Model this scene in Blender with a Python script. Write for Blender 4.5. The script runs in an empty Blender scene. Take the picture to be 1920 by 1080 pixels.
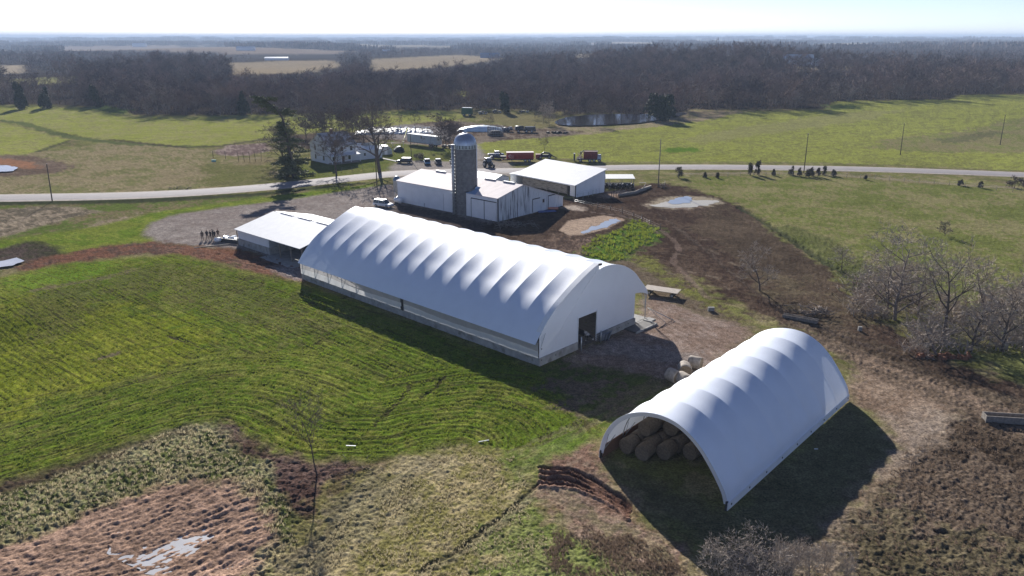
import bpy, bmesh, math, random
import numpy as np
from mathutils import Vector, Matrix
R = math.radians
S = bpy.context.scene
C = S.collection

# ------------------------------------------------------------------ camera, sky, sun, exposure
F_PX, CX, CY, CAM_H, PITCH = 1465.0, 960.0, 540.0, 38.0, R(17.82)
cd = bpy.data.cameras.new('camera'); cam = bpy.data.objects.new('camera', cd); C.objects.link(cam)
cam.location = (0, 0, CAM_H); cam.rotation_euler = (R(90) - PITCH, 0, 0)
cd.sensor_width = 36; cd.lens = F_PX / 1920 * 36; cd.clip_start = 0.5; cd.clip_end = 90000
S.camera = cam
SUN_AZ, SUN_EL = R(-13), R(22.5)
w = bpy.data.worlds.new("World"); S.world = w; w.use_nodes = True
wn = w.node_tree; bg = wn.nodes['Background']
sky = wn.nodes.new('ShaderNodeTexSky'); sky.sky_type = 'NISHITA'; sky.sun_disc = False
sky.sun_elevation = SUN_EL; sky.sun_rotation = SUN_AZ; sky.altitude = 250
sky.air_density = 0.5; sky.dust_density = 0.08; sky.ozone_density = 0.8
tn = wn.nodes.new('ShaderNodeMix'); tn.data_type = 'RGBA'; tn.blend_type = 'MULTIPLY'; tn.inputs[0].default_value = 1; tn.inputs[7].default_value = (.965, .90, 1, 1)   # white balance
wn.links.new(sky.outputs[0], tn.inputs[6]); wn.links.new(tn.outputs[2], bg.inputs[0]); bg.inputs[1].default_value = 0.071
sl = bpy.data.lights.new('sun', 'SUN'); sl.energy = 4.6; sl.angle = R(0.5); sl.color = (1, .96, .90)
so = bpy.data.objects.new('sun', sl); C.objects.link(so)
sdir = Vector((math.sin(SUN_AZ) * math.cos(SUN_EL), math.cos(SUN_AZ) * math.cos(SUN_EL), math.sin(SUN_EL)))
so.rotation_euler = sdir.to_track_quat('Z', 'Y').to_euler(); so.location = (0, 0, 120)
S.view_settings.view_transform = 'Standard'; S.view_settings.look = 'None'
S.view_settings.gamma = 1; S.view_settings.use_curve_mapping = False
S.view_settings.exposure = 0.95

rnd = random.Random(7)
rng = np.random.default_rng(11)

# ------------------------------------------------------------------ numpy noise
_perm = np.random.default_rng(3).permutation(4096)
_grad = np.random.default_rng(4).uniform(0, 2 * np.pi, 4096)
_gx, _gy = np.cos(_grad), np.sin(_grad)
def noise(x, y, seed=0):
    x = np.asarray(x, float) + seed * 37.17; y = np.asarray(y, float) - seed * 11.9
    xi = np.floor(x).astype(np.int64); yi = np.floor(y).astype(np.int64)
    fx = x - xi; fy = y - yi
    u = fx * fx * fx * (fx * (fx * 6 - 15) + 10); v = fy * fy * fy * (fy * (fy * 6 - 15) + 10)
    def g(ix, iy, dx, dy):
        h = _perm[(_perm[ix & 4095] + iy) & 4095]
        return _gx[h] * dx + _gy[h] * dy
    a = g(xi, yi, fx, fy); b = g(xi + 1, yi, fx - 1, fy); c = g(xi, yi + 1, fx, fy - 1); d = g(xi + 1, yi + 1, fx - 1, fy - 1)
    return 1.5 * ((a * (1 - u) + b * u) * (1 - v) + (c * (1 - u) + d * u) * v)
def fbm(x, y, o=3, seed=0):
    r = 0; a = 1; t = 0
    for k in range(o):
        r = r + a * noise(x * 2 ** k, y * 2 ** k, seed + k); t += a; a *= .5
    return r / t
def sst(a, b, x):
    t = np.clip((x - a) / (b - a), 0, 1); return t * t * (3 - 2 * t)

# ------------------------------------------------------------------ land form (metres)
BB = np.array([3.235, 87.336]); BG = np.array([.6872, .7265]); BA = np.array([-.7265, .6872])   # big barn corner and axes
def rectdist(x, y, ox, oy, ax_, ay_, L, W):
    # distance to a rectangle with corner o, unit axis a (length L) and its left normal (length W)
    dx, dy = x - ox, y - oy
    u = dx * ax_ + dy * ay_; v = -dx * ay_ + dy * ax_
    du = np.maximum(np.maximum(-u, u - L), 0); dv = np.maximum(np.maximum(-v, v - W), 0)
    return np.hypot(du, dv)
def H(x, y):
    x = np.asarray(x, float); y = np.asarray(y, float)
    dx, dy = x - BB[0], y - BB[1]
    dl = -(dx * BG[0] + dy * BG[1]); t = dx * BA[0] + dy * BA[1]
    z = -(1.2 * sst(1, 16, dl) + 1.6 * sst(18, 55, dl)) * sst(-34, -6, t) * (1 - sst(56, 78, t))
    hd = rectdist(x, y, 17.98, 56.95, .667, .745, 28.3, 13.2)
    z = z * sst(.5, 9, hd)
    z = z - .34 * np.exp(-(((x + 26.6) * .8 - (y - 57) * .6) / 2.2) ** 2 - (((x + 26.6) * .6 + (y - 57) * .8) / 4.0) ** 2) - .22 * np.exp(-((x + 22.6) / 2.0) ** 2 - ((y - 53.3) / 1.6) ** 2)
    # right hand ground falls gently to the draw, then far fields roll
    r = np.hypot(x, y)
    z = z - 1.0 * np.exp(-((x - 60) / 16) ** 2 - ((y - 98) / 20) ** 2)
    far = sst(300, 520, r)
    z = z + far * 4.0 * sst(60, 300, x) * sst(280, 480, y)
    z = z + far * 1.6 * noise(x / 190, y / 190, 5)
    z = z + 17 * np.exp(-((x - 190) / 150) ** 2 - ((y - 860) / 200) ** 2) + 7 * np.exp(-((x + 330) / 120) ** 2 - ((y - 760) / 170) ** 2)
    z = z + sst(900, 2500, r) * 12 * noise(x / 900, y / 700, 8) + sst(4000, 9000, r) * 26 * noise(x / 3200, y / 2300, 9)
    return z
cp, sp_ = math.cos(PITCH), math.sin(PITCH)
def ground_at(px, py):
    """where the sight line of a photo pixel meets the land"""
    a = (px - CX) / F_PX; b = -(py - CY) / F_PX
    d = (a, cp + b * sp_, -sp_ + b * cp)
    z = 0.0
    for _ in range(14):
        t = (z - CAM_H) / d[2]
        z = .5 * z + .5 * float(H(d[0] * t, d[1] * t)) if _ else float(H(d[0] * t, d[1] * t))
    t = (z - CAM_H) / d[2]
    return np.array([d[0] * t, d[1] * t, float(H(d[0] * t, d[1] * t))])
def proj(x, y, z):
    v2 = z - CAM_H
    zc = y * cp - v2 * sp_; yc = y * sp_ + v2 * cp
    return CX + F_PX * x / zc, CY - F_PX * yc / zc

# ------------------------------------------------------------------ materials
MATS = {}
def mat(name, col, rough=.8, var=.15, scale=3., metal=0., bump=0., bscale=20., spec=.5, streak=None, col2=None, thr=.5, alpha=None, trans=0., coords='Object'):
    if name in MATS: return MATS[name]
    m = bpy.data.materials.new(name); m.use_nodes = True; n = m.node_tree.nodes; l = m.node_tree.links
    p = n['Principled BSDF']; p.inputs['Roughness'].default_value = rough; p.inputs['Metallic'].default_value = metal
    p.inputs['Specular IOR Level'].default_value = spec
    tc = n.new('ShaderNodeTexCoord'); mp = n.new('ShaderNodeMapping'); l.new(tc.outputs[coords], mp.inputs[0])
    if streak: mp.inputs['Scale'].default_value = streak
    nz = n.new('ShaderNodeTexNoise'); nz.inputs['Scale'].default_value = scale; nz.inputs['Detail'].default_value = 5
    l.new(mp.outputs[0], nz.inputs['Vector'])
    mr = n.new('ShaderNodeMapRange'); mr.inputs[1].default_value = .3; mr.inputs[2].default_value = .7
    mr.inputs[3].default_value = 1 - var; mr.inputs[4].default_value = 1 + var * .6; l.new(nz.outputs[0], mr.inputs[0])
    mx = n.new('ShaderNodeMix'); mx.data_type = 'RGBA'; mx.blend_type = 'MULTIPLY'; mx.inputs[0].default_value = 1
    mx.inputs[6].default_value = (*col, 1)
    cb = n.new('ShaderNodeCombineColor')
    for k in range(3): l.new(mr.outputs[0], cb.inputs[k])
    l.new(cb.outputs[0], mx.inputs[7]); out = mx.outputs[2]
    if col2:
        nz2 = n.new('ShaderNodeTexNoise'); nz2.inputs['Scale'].default_value = scale * .7; nz2.inputs['Detail'].default_value = 6
        l.new(mp.outputs[0], nz2.inputs['Vector'])
        rp = n.new('ShaderNodeMapRange'); rp.inputs[1].default_value = thr - .05; rp.inputs[2].default_value = thr + .07
        l.new(nz2.outputs[0], rp.inputs[0])
        m2 = n.new('ShaderNodeMix'); m2.data_type = 'RGBA'; l.new(rp.outputs[0], m2.inputs[0]); l.new(out, m2.inputs[6]); m2.inputs[7].default_value = (*col2, 1)
        out = m2.outputs[2]
    l.new(out, p.inputs['Base Color'])
    if bump:
        nb = n.new('ShaderNodeTexNoise'); nb.inputs['Scale'].default_value = bscale; nb.inputs['Detail'].default_value = 4; l.new(mp.outputs[0], nb.inputs['Vector'])
        bp = n.new('ShaderNodeBump'); bp.inputs['Strength'].default_value = bump; bp.inputs['Distance'].default_value = .05
        l.new(nb.outputs[0], bp.inputs['Height']); l.new(bp.outputs[0], p.inputs['Normal'])
    if trans:
        tr = n.new('ShaderNodeBsdfTranslucent'); l.new(out, tr.inputs[0])
        ms = n.new('ShaderNodeMixShader'); ms.inputs[0].default_value = trans
        l.new(p.outputs[0], ms.inputs[1]); l.new(tr.outputs[0], ms.inputs[2]); l.new(ms.outputs[0], n['Material Output'].inputs[0])
    MATS[name] = m; return m
def glass_mat():
    return mat('dark_window_glass', (.02, .025, .03), rough=.08, var=.1, spec=.8)
FAB = mat('white_fabric', (.77, .82, .91), rough=.42, var=.03, scale=.6, spec=1.0, bump=.05, bscale=1.2, trans=.09)  # blue of skylit shade is tinted into the white
FABG = mat('gable_fabric', (.76, .78, .81), rough=.5, var=.03, scale=.5, trans=.10)
CURT = mat('curtain_fabric', (.74, .74, .73), rough=.6, var=.05, scale=1.5, trans=.3)
CURT2 = mat('curtain_mesh', (.52, .50, .49), rough=.7, var=.08, scale=1.5, trans=.35)
CONC = mat('concrete', (.34, .33, .31), rough=.9, var=.25, scale=1.2, bump=.3, bscale=6, col2=(.20, .19, .17), thr=.62)
CONCD = mat('manure_concrete', (.10, .09, .08), rough=.7, var=.4, scale=2)
GALV = mat('galvanised_steel', (.45, .46, .47), rough=.45, var=.2, scale=2, metal=.6)
RUST = mat('rusty_steel', (.20, .11, .07), rough=.8, var=.4, scale=5)
TIMB = mat('brown_timber', (.22, .11, .06), rough=.85, var=.35, scale=3, streak=(1, 6, 6))
WOODG = mat('grey_wood', (.24, .21, .18), rough=.9, var=.35, scale=4, bump=.3)
METW = mat('white_sheet_metal', (.78, .79, .81), rough=.45, var=.06, scale=.5, spec=.5)
ROOFP = mat('pale_pink_tin_roof', (.72, .64, .62), rough=.75, var=.12, scale=.8, streak=(1, .3, 1), spec=.2)
ROOFW = mat('white_tin_roof', (.67, .68, .70), rough=.7, var=.06, scale=.8, spec=.25)
ROOFB = mat('pale_green_roof', (.45, .55, .54), rough=.5, var=.1)
WALLS = mat('stained_white_boards', (.66, .67, .68), rough=.75, var=.15, scale=1.5, streak=(3, 3, .25), col2=(.16, .16, .17), thr=.56)
BLACK = mat('black_rubber', (.02, .02, .02), rough=.7, var=.2)
DKMET = mat('dark_metal', (.04, .04, .045), rough=.5, var=.3)
STAVE = mat('silo_concrete_staves', (.19, .185, .18), rough=.9, var=.3, scale=1.5, bump=.3)
BARK = mat('grey_brown_bark', (.11, .085, .07), rough=.95, var=.3, scale=4)
BARKL = mat('pale_bark', (.21, .175, .15), rough=.95, var=.3, scale=4)
TWIG = mat('bare_twigs', (.17, .13, .105), rough=.95, var=.25, scale=2)
TWIGL = mat('pale_twigs', (.40, .335, .27), rough=.95, var=.25, scale=2)
WOODM = mat('woodland_twigs', (.23, .165, .14), rough=1, var=.5, scale=.055, coords='Object', col2=(.08, .062, .06), thr=.52)
WOODL = mat('pale_woodland_twigs', (.30, .245, .21), rough=1, var=.3, scale=.2)
EVER = mat('evergreen_needles', (.045, .06, .024), rough=.8, var=.4, scale=1.5)
PINE = mat('pine_needles', (.15, .16, .07), rough=.8, var=.35, scale=1.2)
HAY = mat('old_hay', (.20, .15, .10), rough=.95, var=.35, scale=6, bump=.5, bscale=12)
HAYW = mat('weathered_bale_wrap', (.33, .28, .23), rough=.8, var=.35, scale=3)
RED = mat('faded_red_paint', (.30, .03, .025), rough=.5, var=.3, scale=1.5)
RED2 = mat('worn_red_paint', (.20, .03, .03), rough=.6, var=.5, scale=2)
WPAINT = mat('white_paint', (.78, .79, .80), rough=.3, var=.04)
BPAINT = mat('black_paint', (.015, .016, .02), rough=.25, var=.1)
BLUEP = mat('blue_paint', (.06, .22, .38), rough=.3, var=.1)
GREENP = mat('dark_green_paint', (.02, .09, .04), rough=.5, var=.2)
GLASS = glass_mat()
PLASTW = mat('white_plastic_sheet', (.74, .77, .79), rough=.35, var=.15, scale=.4, bump=.6, bscale=.6)
TARB = mat('blue_tarp', (.02, .08, .30), rough=.5, var=.2)
LAMP_R = mat('red_lamp_lens', (.35, .02, .02), rough=.2)
LAMP_W = mat('clear_lamp_lens', (.7, .7, .7), rough=.15)
SKIN = mat('skin', (.42, .25, .18), rough=.6)
CLOTHD = mat('dark_work_clothes', (.022, .022, .026), rough=.9, var=.3)
CLOTHB = mat('brown_work_coat', (.09, .06, .045), rough=.9, var=.3)

# ------------------------------------------------------------------ mesh builder and object helpers
class MB:
    def __init__(s): s.v = []; s.f = []; s.sm = []
    def add(s, vs, fs, smooth=False):
        o = len(s.v); s.v += [tuple(map(float, q)) for q in vs]
        for f in fs: s.f.append(tuple(i + o for i in f)); s.sm.append(smooth)
        return s
    def box(s, x0, x1, y0, y1, z0, z1):
        return s.add([(x0, y0, z0), (x1, y0, z0), (x1, y1, z0), (x0, y1, z0), (x0, y0, z1), (x1, y0, z1), (x1, y1, z1), (x0, y1, z1)],
                     [(0, 3, 2, 1), (4, 5, 6, 7), (0, 1, 5, 4), (1, 2, 6, 5), (2, 3, 7, 6), (3, 0, 4, 7)])
    def rbox(s, cx, cy, cz, sx, sy, sz, rz=0., rx=0., ry=0., taper=1.):
        M = Matrix.Translation((cx, cy, cz)) @ Matrix.Rotation(rz, 4, 'Z') @ Matrix.Rotation(ry, 4, 'Y') @ Matrix.Rotation(rx, 4, 'X')
        vs = []
        for z in (-.5, .5):
            k = taper if z > 0 else 1
            for x, y in ((-.5, -.5), (.5, -.5), (.5, .5), (-.5, .5)): vs.append(M @ Vector((x * sx * k, y * sy * k, z * sz)))
        return s.add(vs, [(0, 3, 2, 1), (4, 5, 6, 7), (0, 1, 5, 4), (1, 2, 6, 5), (2, 3, 7, 6), (3, 0, 4, 7)])
    def tube(s, pts, rad, n=6, cap=True, smooth=True):
        pts = [Vector(p) for p in pts]
        if not hasattr(rad, '__len__'): rad = [rad] * len(pts)
        vs = []; fs = []
        up = Vector((0, 0, 1))
        for i, p in enumerate(pts):
            d = (pts[min(i + 1, len(pts) - 1)] - pts[max(i - 1, 0)])
            if d.length < 1e-9: d = Vector((0, 0, 1))
            d.normalize()
            a = d.cross(up if abs(d.z) < .95 else Vector((1, 0, 0))).normalized(); b = a.cross(d)
            for k in range(n):
                t = 2 * math.pi * k / n; vs.append(p + (a * math.cos(t) + b * math.sin(t)) * rad[i])
        for i in range(len(pts) - 1):
            for k in range(n):
                fs.append((i * n + k, i * n + (k + 1) % n, (i + 1) * n + (k + 1) % n, (i + 1) * n + k))
        s.add(vs, fs, smooth)
        if cap:
            o = len(s.v) - len(vs); s.f.append(tuple(o + k for k in range(n))[::-1]); s.sm.append(False)
            s.f.append(tuple(o + (len(pts) - 1) * n + k for k in range(n))); s.sm.append(False)
        return s
    def cyl(s, p, q, r, n=16, r2=None): return s.tube([p, q], [r, r if r2 is None else r2], n)
    def prism(s, prof, y0, y1, axis='y'):
        # closed outline of (x,z) pushed along y (or (y,z) along x)
        n = len(prof)
        mk = (lambda a, b, y: (a, y, b)) if axis == 'y' else (lambda a, b, y: (y, a, b)) if axis == 'x' else (lambda a, b, y: (a, b, y))
        vs = [mk(a, b, y0) for a, b in prof] + [mk(a, b, y1) for a, b in prof]
        fs = [tuple(range(n)), tuple(range(2 * n - 1, n - 1, -1))] + [(i, i + n, (i + 1) % n + n, (i + 1) % n) for i in range(n)]
        return s.add(vs, fs)
    def lathe(s, prof, n=24, c=(0, 0, 0)):
        vs = [(c[0] + r * math.cos(2 * math.pi * k / n), c[1] + r * math.sin(2 * math.pi * k / n), c[2] + z) for r, z in prof for k in range(n)]
        fs = [(i * n + k, i * n + (k + 1) % n, (i + 1) * n + (k + 1) % n, (i + 1) * n + k) for i in range(len(prof) - 1) for k in range(n)]
        return s.add(vs, fs, True)
    def mesh(s, name):
        me = bpy.data.meshes.new(name); me.from_pydata(s.v, [], s.f); me.update()
        me.polygons.foreach_set('use_smooth', s.sm); return me
    def build(s, name, m, parent=None, bevel=0):
        me = s.mesh(name); me.materials.append(m)
        if bevel or True:
            bm = bmesh.new(); bm.from_mesh(me); bmesh.ops.recalc_face_normals(bm, faces=bm.faces); bm.to_mesh(me); bm.free()
        o = bpy.data.objects.new(name, me); C.objects.link(o)
        if parent: o.parent = parent
        if bevel:
            b = o.modifiers.new('bevel', 'BEVEL'); b.width = bevel; b.segments = 2; b.limit_method = 'ANGLE'
        return o
def tag(o, label=None, cat=None, group=None, kind=None):
    if label: o['label'] = label
    if cat: o['category'] = cat
    if group: o['group'] = group
    if kind: o['kind'] = kind
    return o
def thing(name, label, cat, loc=(0, 0, 0), rz=0., group=None):
    o = bpy.data.objects.new(name, None); C.objects.link(o); o.empty_display_size = .5
    o.location = tuple(float(v) for v in loc); o.rotation_euler = (0, 0, rz); return tag(o, label, cat, group)
def copy_tree(o, loc=None, rz=None, label=None, sc=None, group=None):
    kids = {}
    for q in bpy.data.objects:
        if q.parent: kids.setdefault(q.parent.name, []).append(q)
    def cpy(a, par):
        c = a.copy(); C.objects.link(c); c.parent = par
        for ch in kids.get(a.name, []): cpy(ch, c)
        return c
    c = cpy(o, None)
    if loc is not None: c.location = tuple(float(v) for v in loc)
    if rz is not None: c.rotation_euler = (0, 0, rz)
    if sc is not None: c.scale = (sc, sc, sc) if not hasattr(sc, '__len__') else sc
    if label: c['label'] = label
    if group: c['group'] = group
    return c
def np_mesh(name, V, Q, m, smooth=False):
    """fast mesh from numpy verts (n,3) and quads (m,4)"""
    me = bpy.data.meshes.new(name); V = np.asarray(V, np.float32); Q = np.asarray(Q, np.int32); k = Q.shape[1]
    me.vertices.add(len(V)); me.vertices.foreach_set('co', V.ravel())
    me.loops.add(Q.size); me.loops.foreach_set('vertex_index', Q.ravel())
    me.polygons.add(len(Q)); me.polygons.foreach_set('loop_start', np.arange(0, Q.size, k, dtype=np.int32))
    me.polygons.foreach_set('loop_total', np.full(len(Q), k, np.int32))
    me.polygons.foreach_set('use_smooth', np.full(len(Q), smooth, bool))
    me.update(calc_edges=True); me.materials.append(m)
    o = bpy.data.objects.new(name, me); C.objects.link(o); return o
def catmull(P, n):
    P = np.array(P, float); out = []
    Q = np.vstack([2 * P[0] - P[1], P, 2 * P[-1] - P[-2]])
    for i in range(1, len(Q) - 2):
        for k in range(n):
            t = k / n; a, b, c, d = Q[i - 1], Q[i], Q[i + 1], Q[i + 2]
            out.append(.5 * (2 * b + (c - a) * t + (2 * a - 5 * b + 4 * c - d) * t * t + (3 * b - a - 3 * c + d) * t ** 3))
    out.append(P[-1]); return np.array(out)
# ------------------------------------------------------------------ the land: one sheet to the horizon
FINE = 1.0
th = np.concatenate([np.arange(-180, -46, 4.0), np.arange(-46, 46, .072 / FINE), np.arange(46, 180, 4.0)])
dep = np.concatenate([[math.degrees(math.atan(38 / r)) for r in (2, 6, 12, 18, 24)], np.arange(55, .9, -.068 / FINE)])
rad = np.concatenate([38 / np.tan(np.radians(dep)), np.geomspace(2460, 42000, 90)])
NT, NR = len(th), len(rad)
T_, R_ = np.meshgrid(np.radians(th), rad)
GX = (R_ * np.sin(T_)).ravel(); GY = (R_ * np.cos(T_)).ravel()
GZ = H(GX, GY)
NV = len(GX)
COL = np.zeros((NV, 3)); DSP = np.zeros(NV); ROWM = np.zeros(NV); ROWP = np.zeros(NV); ROUGH = np.ones(NV)
RR = R_.ravel()
w1x = noise(GX / 2.3, GY / 2.3, 21) + .5 * noise(GX / .9, GY / .9, 22); w1y = noise(GX / 2.3, GY / 2.3, 23) + .5 * noise(GX / .9, GY / .9, 24)
w2x = noise(GX / 9, GY / 9, 25); w2y = noise(GX / 9, GY / 9, 26)
nA = fbm(GX / 14, GY / 14, 4, 31); nB = fbm(GX / 3.1, GY / 3.1, 3, 41); nC = fbm(GX / 60, GY / 60, 3, 51)
nD = noise(GX / .75, GY / .75, 61)
def world(poly): return np.array([ground_at(*q)[:2] for q in poly])
def inside(P, x, y):
    r = np.zeros(len(x), bool); n = len(P)
    for i in range(n):
        x0, y0 = P[i]; x1, y1 = P[(i + 1) % n]
        if y0 == y1: continue
        c = (y0 > y) != (y1 > y)
        r ^= c & (x < (x1 - x0) * (y - y0) / (y1 - y0) + x0)
    return r
def mask(poly, warp=.6, soft=1., w2=0.):
    P = world(poly) if not isinstance(poly, np.ndarray) else poly
    if soft > .3 and warp < 3: soft *= 2.0; warp *= 1.35
    mn = P.min(0) - 4 - warp * 3; mx = P.max(0) + 4 + warp * 3
    idx = np.nonzero((GX > mn[0]) & (GX < mx[0]) & (GY > mn[1]) & (GY < mx[1]))[0]
    x, y = GX[idx], GY[idx]; m = np.zeros(len(idx))
    for k, (jx, jy) in enumerate(((0, 0), (.5, .3), (-.4, .5), (.1, -.6), (-.5, -.2), (.9, -.5), (-.9, .2), (.3, 1.0))):
        m += inside(P, x + w1x[idx] * warp + w2x[idx] * w2 + jx * soft, y + w1y[idx] * warp + w2y[idx] * w2 + jy * soft)
    return idx, m / 8
def paint(poly, col, warp=.6, soft=.6, w2=0., dsp=None, row=0., amt=1., spk=0., col2=None, rough=None):
    idx, m = mask(poly, warp, soft, w2); m = m * amt
    c = np.array(col)[None, :] * np.ones((len(idx), 1))
    if col2 is not None:
        k = sst(-.15, .25, nB[idx] * .6 + nA[idx] * .7 + .35 * nD[idx])[:, None]; c = c * (1 - k) + np.array(col2)[None, :] * k
    if spk: c = c * (1 + spk * nD[idx, None])
    COL[idx] = COL[idx] * (1 - m[:, None]) + c * m[:, None]
    if dsp is not None: DSP[idx] = DSP[idx] * (1 - m) + dsp * m
    ROWM[idx] = ROWM[idx] * (1 - m) + row * m
    return idx, m
def polydist(P, x, y):
    d = np.full(len(x), 1e9)
    for i in range(len(P) - 1):
        a, b = P[i], P[i + 1]; e = b - a
        t = np.clip(((x - a[0]) * e[0] + (y - a[1]) * e[1]) / (e @ e), 0, 1)
        d = np.minimum(d, np.hypot(x - a[0] - t * e[0], y - a[1] - t * e[1]))
    return d
def track(pts, width, col, warp=.3, amt=.8, dsp=None, row=None):
    P = np.array([ground_at(*q)[:2] for q in pts]); P = catmull(P, 6)
    mn = P.min(0) - width * 3; mx = P.max(0) + width * 3
    idx = np.nonzero((GX > mn[0]) & (GX < mx[0]) & (GY > mn[1]) & (GY < mx[1]))[0]
    d = polydist(P, GX[idx] + w1x[idx] * warp, GY[idx] + w1y[idx] * warp)
    m = (1 - sst(width * .35, width * .65, d)) * amt
    COL[idx] = COL[idx] * (1 - m[:, None]) + np.array(col)[None] * m[:, None]
    if dsp is not None: GZ[idx] += dsp * m
    if row is not None: ROWM[idx] = ROWM[idx] * (1 - m) + row * m

GF = (.245, .26, .06); GF2 = (.24, .23, .085); GN = (.105, .15, .018); GN2 = (.16, .175, .035); OL = (.14, .14, .05); OL2 = (.205, .175, .09)
TAN = (.27, .215, .14); TP = (.34, .28, .20); DIRT = (.17, .115, .08); RDIRT = (.17, .085, .055); MUD = (.055, .037, .028); MUD2 = (.088, .062, .045)
GRV = (.27, .235, .21); FLOOR = (.042, .033, .027)
# base cover by distance
EDGE = [(-700, 196), (-300, 195), (0, 196), (150, 199), (235, 206), (250, 216), (420, 217), (640, 213), (740, 207), (840, 208), (870, 204), (920, 206), (1000, 207), (1035, 216), (1060, 218), (1110, 212), (1200, 217), (1250, 219), (1300, 208), (1400, 207), (1480, 206), (1545, 205), (1560, 194), (1600, 190), (1780, 188), (1796, 179), (1920, 177), (2400, 172), (2800, 170)]
eW = world(EDGE); eang = np.degrees(np.arctan2(eW[:, 0], eW[:, 1])); erad = np.hypot(eW[:, 0], eW[:, 1])
AZ = np.degrees(np.arctan2(GX, GY))
k = sst(-6, 10, RR - np.interp(AZ, eang, erad) + 5 * w2x)[:, None]
b1 = np.array(OL)[None] * (1 + .5 * nA[:, None]) ; b1 = b1 + (np.array(OL2) - np.array(OL))[None] * sst(-.1, .3, nB)[:, None]
COL[:] = b1 * (1 - k) + np.array(FLOOR)[None] * k
DSP[:] = .05
kk = (sst(1500, 4000, RR) * sst(.12, .3, nC + .5 * noise(GX / 420, GY / 260, 71)))[:, None]
COL[:] = COL * (1 - kk) + np.array((.20, .165, .12))[None] * kk
kf = sst(4000, 9000, RR)[:, None]
big = noise(GX / 1500, GY / 500, 77)[:, None]
COL[:] = COL * (1 - kf) + (np.array((.10, .09, .075))[None] * (1 + .5 * big)) * kf
# --- far clearings
FIELDS = [[(425, 118), (620, 113), (650, 124), (560, 137), (440, 142)], [(690, 112), (860, 103), (960, 110), (830, 126), (700, 134)],
          [(0, 122), (45, 122), (45, 137), (0, 139)], [(30, 147), (150, 143), (150, 156), (30, 159)], [(110, 88), (330, 85), (520, 90), (700, 97), (560, 103), (330, 98), (110, 96)],
          [(1480, 124), (1650, 126), (1650, 133), (1500, 132)], [(1080, 101), (1120, 101), (1115, 108), (1075, 108)], [(640, 84), (900, 86), (900, 88), (640, 87)],
          [(1100, 80), (1240, 80), (1240, 82), (1100, 82)], [(1300, 76), (1400, 76), (1400, 78), (1300, 78)], [(1510, 84), (1620, 81), (1640, 83), (1520, 87)], [(840, 170), (880, 168), (880, 178), (840, 182)]]
FCOL = [TAN, TAN, TP, (.22, .21, .09), (.22, .17, .13), TAN, TAN, TAN, TAN, TAN, TAN, GF]
for P_, c_ in zip(FIELDS, FCOL): paint(P_, c_, warp=6, soft=10, dsp=0, w2=6)
# --- green fields beyond the road
paint([(-400, 195), (0, 197), (235, 206), (245, 219), (640, 214), (820, 206), (870, 213), (862, 226), (700, 240), (560, 250), (470, 262), (380, 277), (200, 262), (100, 247), (0, 225), (-400, 210)], GF, warp=1.5, w2=2, dsp=.03, row=.35, col2=GF2)
paint([(-400, 250), (0, 229), (40, 238), (130, 262), (60, 288), (0, 302), (-400, 330)], GF, warp=1.2, w2=2, dsp=.03, row=.35, col2=GF2)
track([(-300, 205), (0, 226), (60, 237), (130, 256), (220, 268), (330, 274), (400, 274)], 5, (.075, .095, .035), warp=1.2)
track([(210, 262), (300, 272), (380, 276), (480, 264), (520, 258)], 3, (.06, .05, .035), warp=.8)
track([(0, 303), (60, 288), (130, 263)], 2.5, (.06, .06, .035), warp=.8)
paint([(160, 202), (200, 198), (250, 206), (225, 214)], (.07, .10, .03), warp=3)
paint([(885, 268), (960, 262), (1110, 251), (1250, 232), (1400, 210), (1560, 206), (1562, 190), (1790, 187), (1800, 178), (2300, 170), (2300, 330), (1920, 320), (1700, 310), (1500, 303), (1200, 304), (1110, 301), (1040, 296), (960, 291), (905, 285)], GF, warp=1.5, w2=2, dsp=.03, row=.45, col2=(.18, .185, .055))
paint([(1270, 262), (1400, 236), (1560, 214), (1700, 205), (1640, 222), (1440, 250), (1320, 270)], (.215, .20, .09), warp=3, w2=3, amt=.6)
paint([(1040, 226), (1150, 240), (1300, 205), (1400, 208), (1330, 225), (1200, 240), (1100, 252), (1000, 258), (960, 258), (1010, 245)], TAN, warp=2, w2=2, col2=(.20, .18, .09))
paint([(1640, 262), (1780, 250), (1920, 220), (2300, 200), (2300, 290), (1920, 288), (1740, 286), (1640, 278)], (.20, .175, .085), warp=3, w2=4, col2=(.15, .16, .05))
paint([(1750, 262), (1860, 245), (1890, 250), (1790, 270)], (.10, .10, .05), warp=3, amt=.7)
paint([(1540, 196), (1600, 196), (1620, 203), (1560, 206)], (.09, .12, .035), warp=3)
paint([(1240, 278), (1300, 276), (1320, 284), (1250, 286)], (.09, .15, .02), warp=2)
# tan land round the house, bunker and brush
paint([(1000, 214), (1060, 208), (1040, 240), (960, 236), (860, 212), (900, 208)], (.17, .15, .07), warp=1.5)
paint([(640, 262), (690, 240), (840, 226), (1000, 240), (1090, 246), (1080, 254), (960, 262), (890, 268), (800, 280), (700, 272)], (.19, .155, .12), warp=1.5, w2=2, col2=MUD2)
paint([(690, 240), (760, 233), (850, 240), (850, 262), (760, 262), (690, 258)], (.21, .19, .18), warp=1)
paint([(505, 262), (560, 252), (640, 246), (680, 250), (690, 275), (600, 280), (530, 276)], (.085, .065, .05), warp=1.5)
paint([(560, 335), (540, 310), (585, 298), (720, 262), (850, 280), (860, 312), (790, 304), (730, 306), (745, 316), (700, 330), (620, 340)], (.115, .135, .035), warp=1, col2=(.15, .15, .05))
paint([(740, 306), (790, 300), (845, 303), (862, 296), (880, 280), (868, 262), (886, 262), (905, 282), (912, 300), (960, 306), (960, 330), (740, 335), (720, 328)], (.27, .24, .215), warp=.6, dsp=.02)
track([(640, 262), (740, 268), (860, 272), (900, 268)], 4, (.24, .20, .17), warp=.8)
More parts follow.
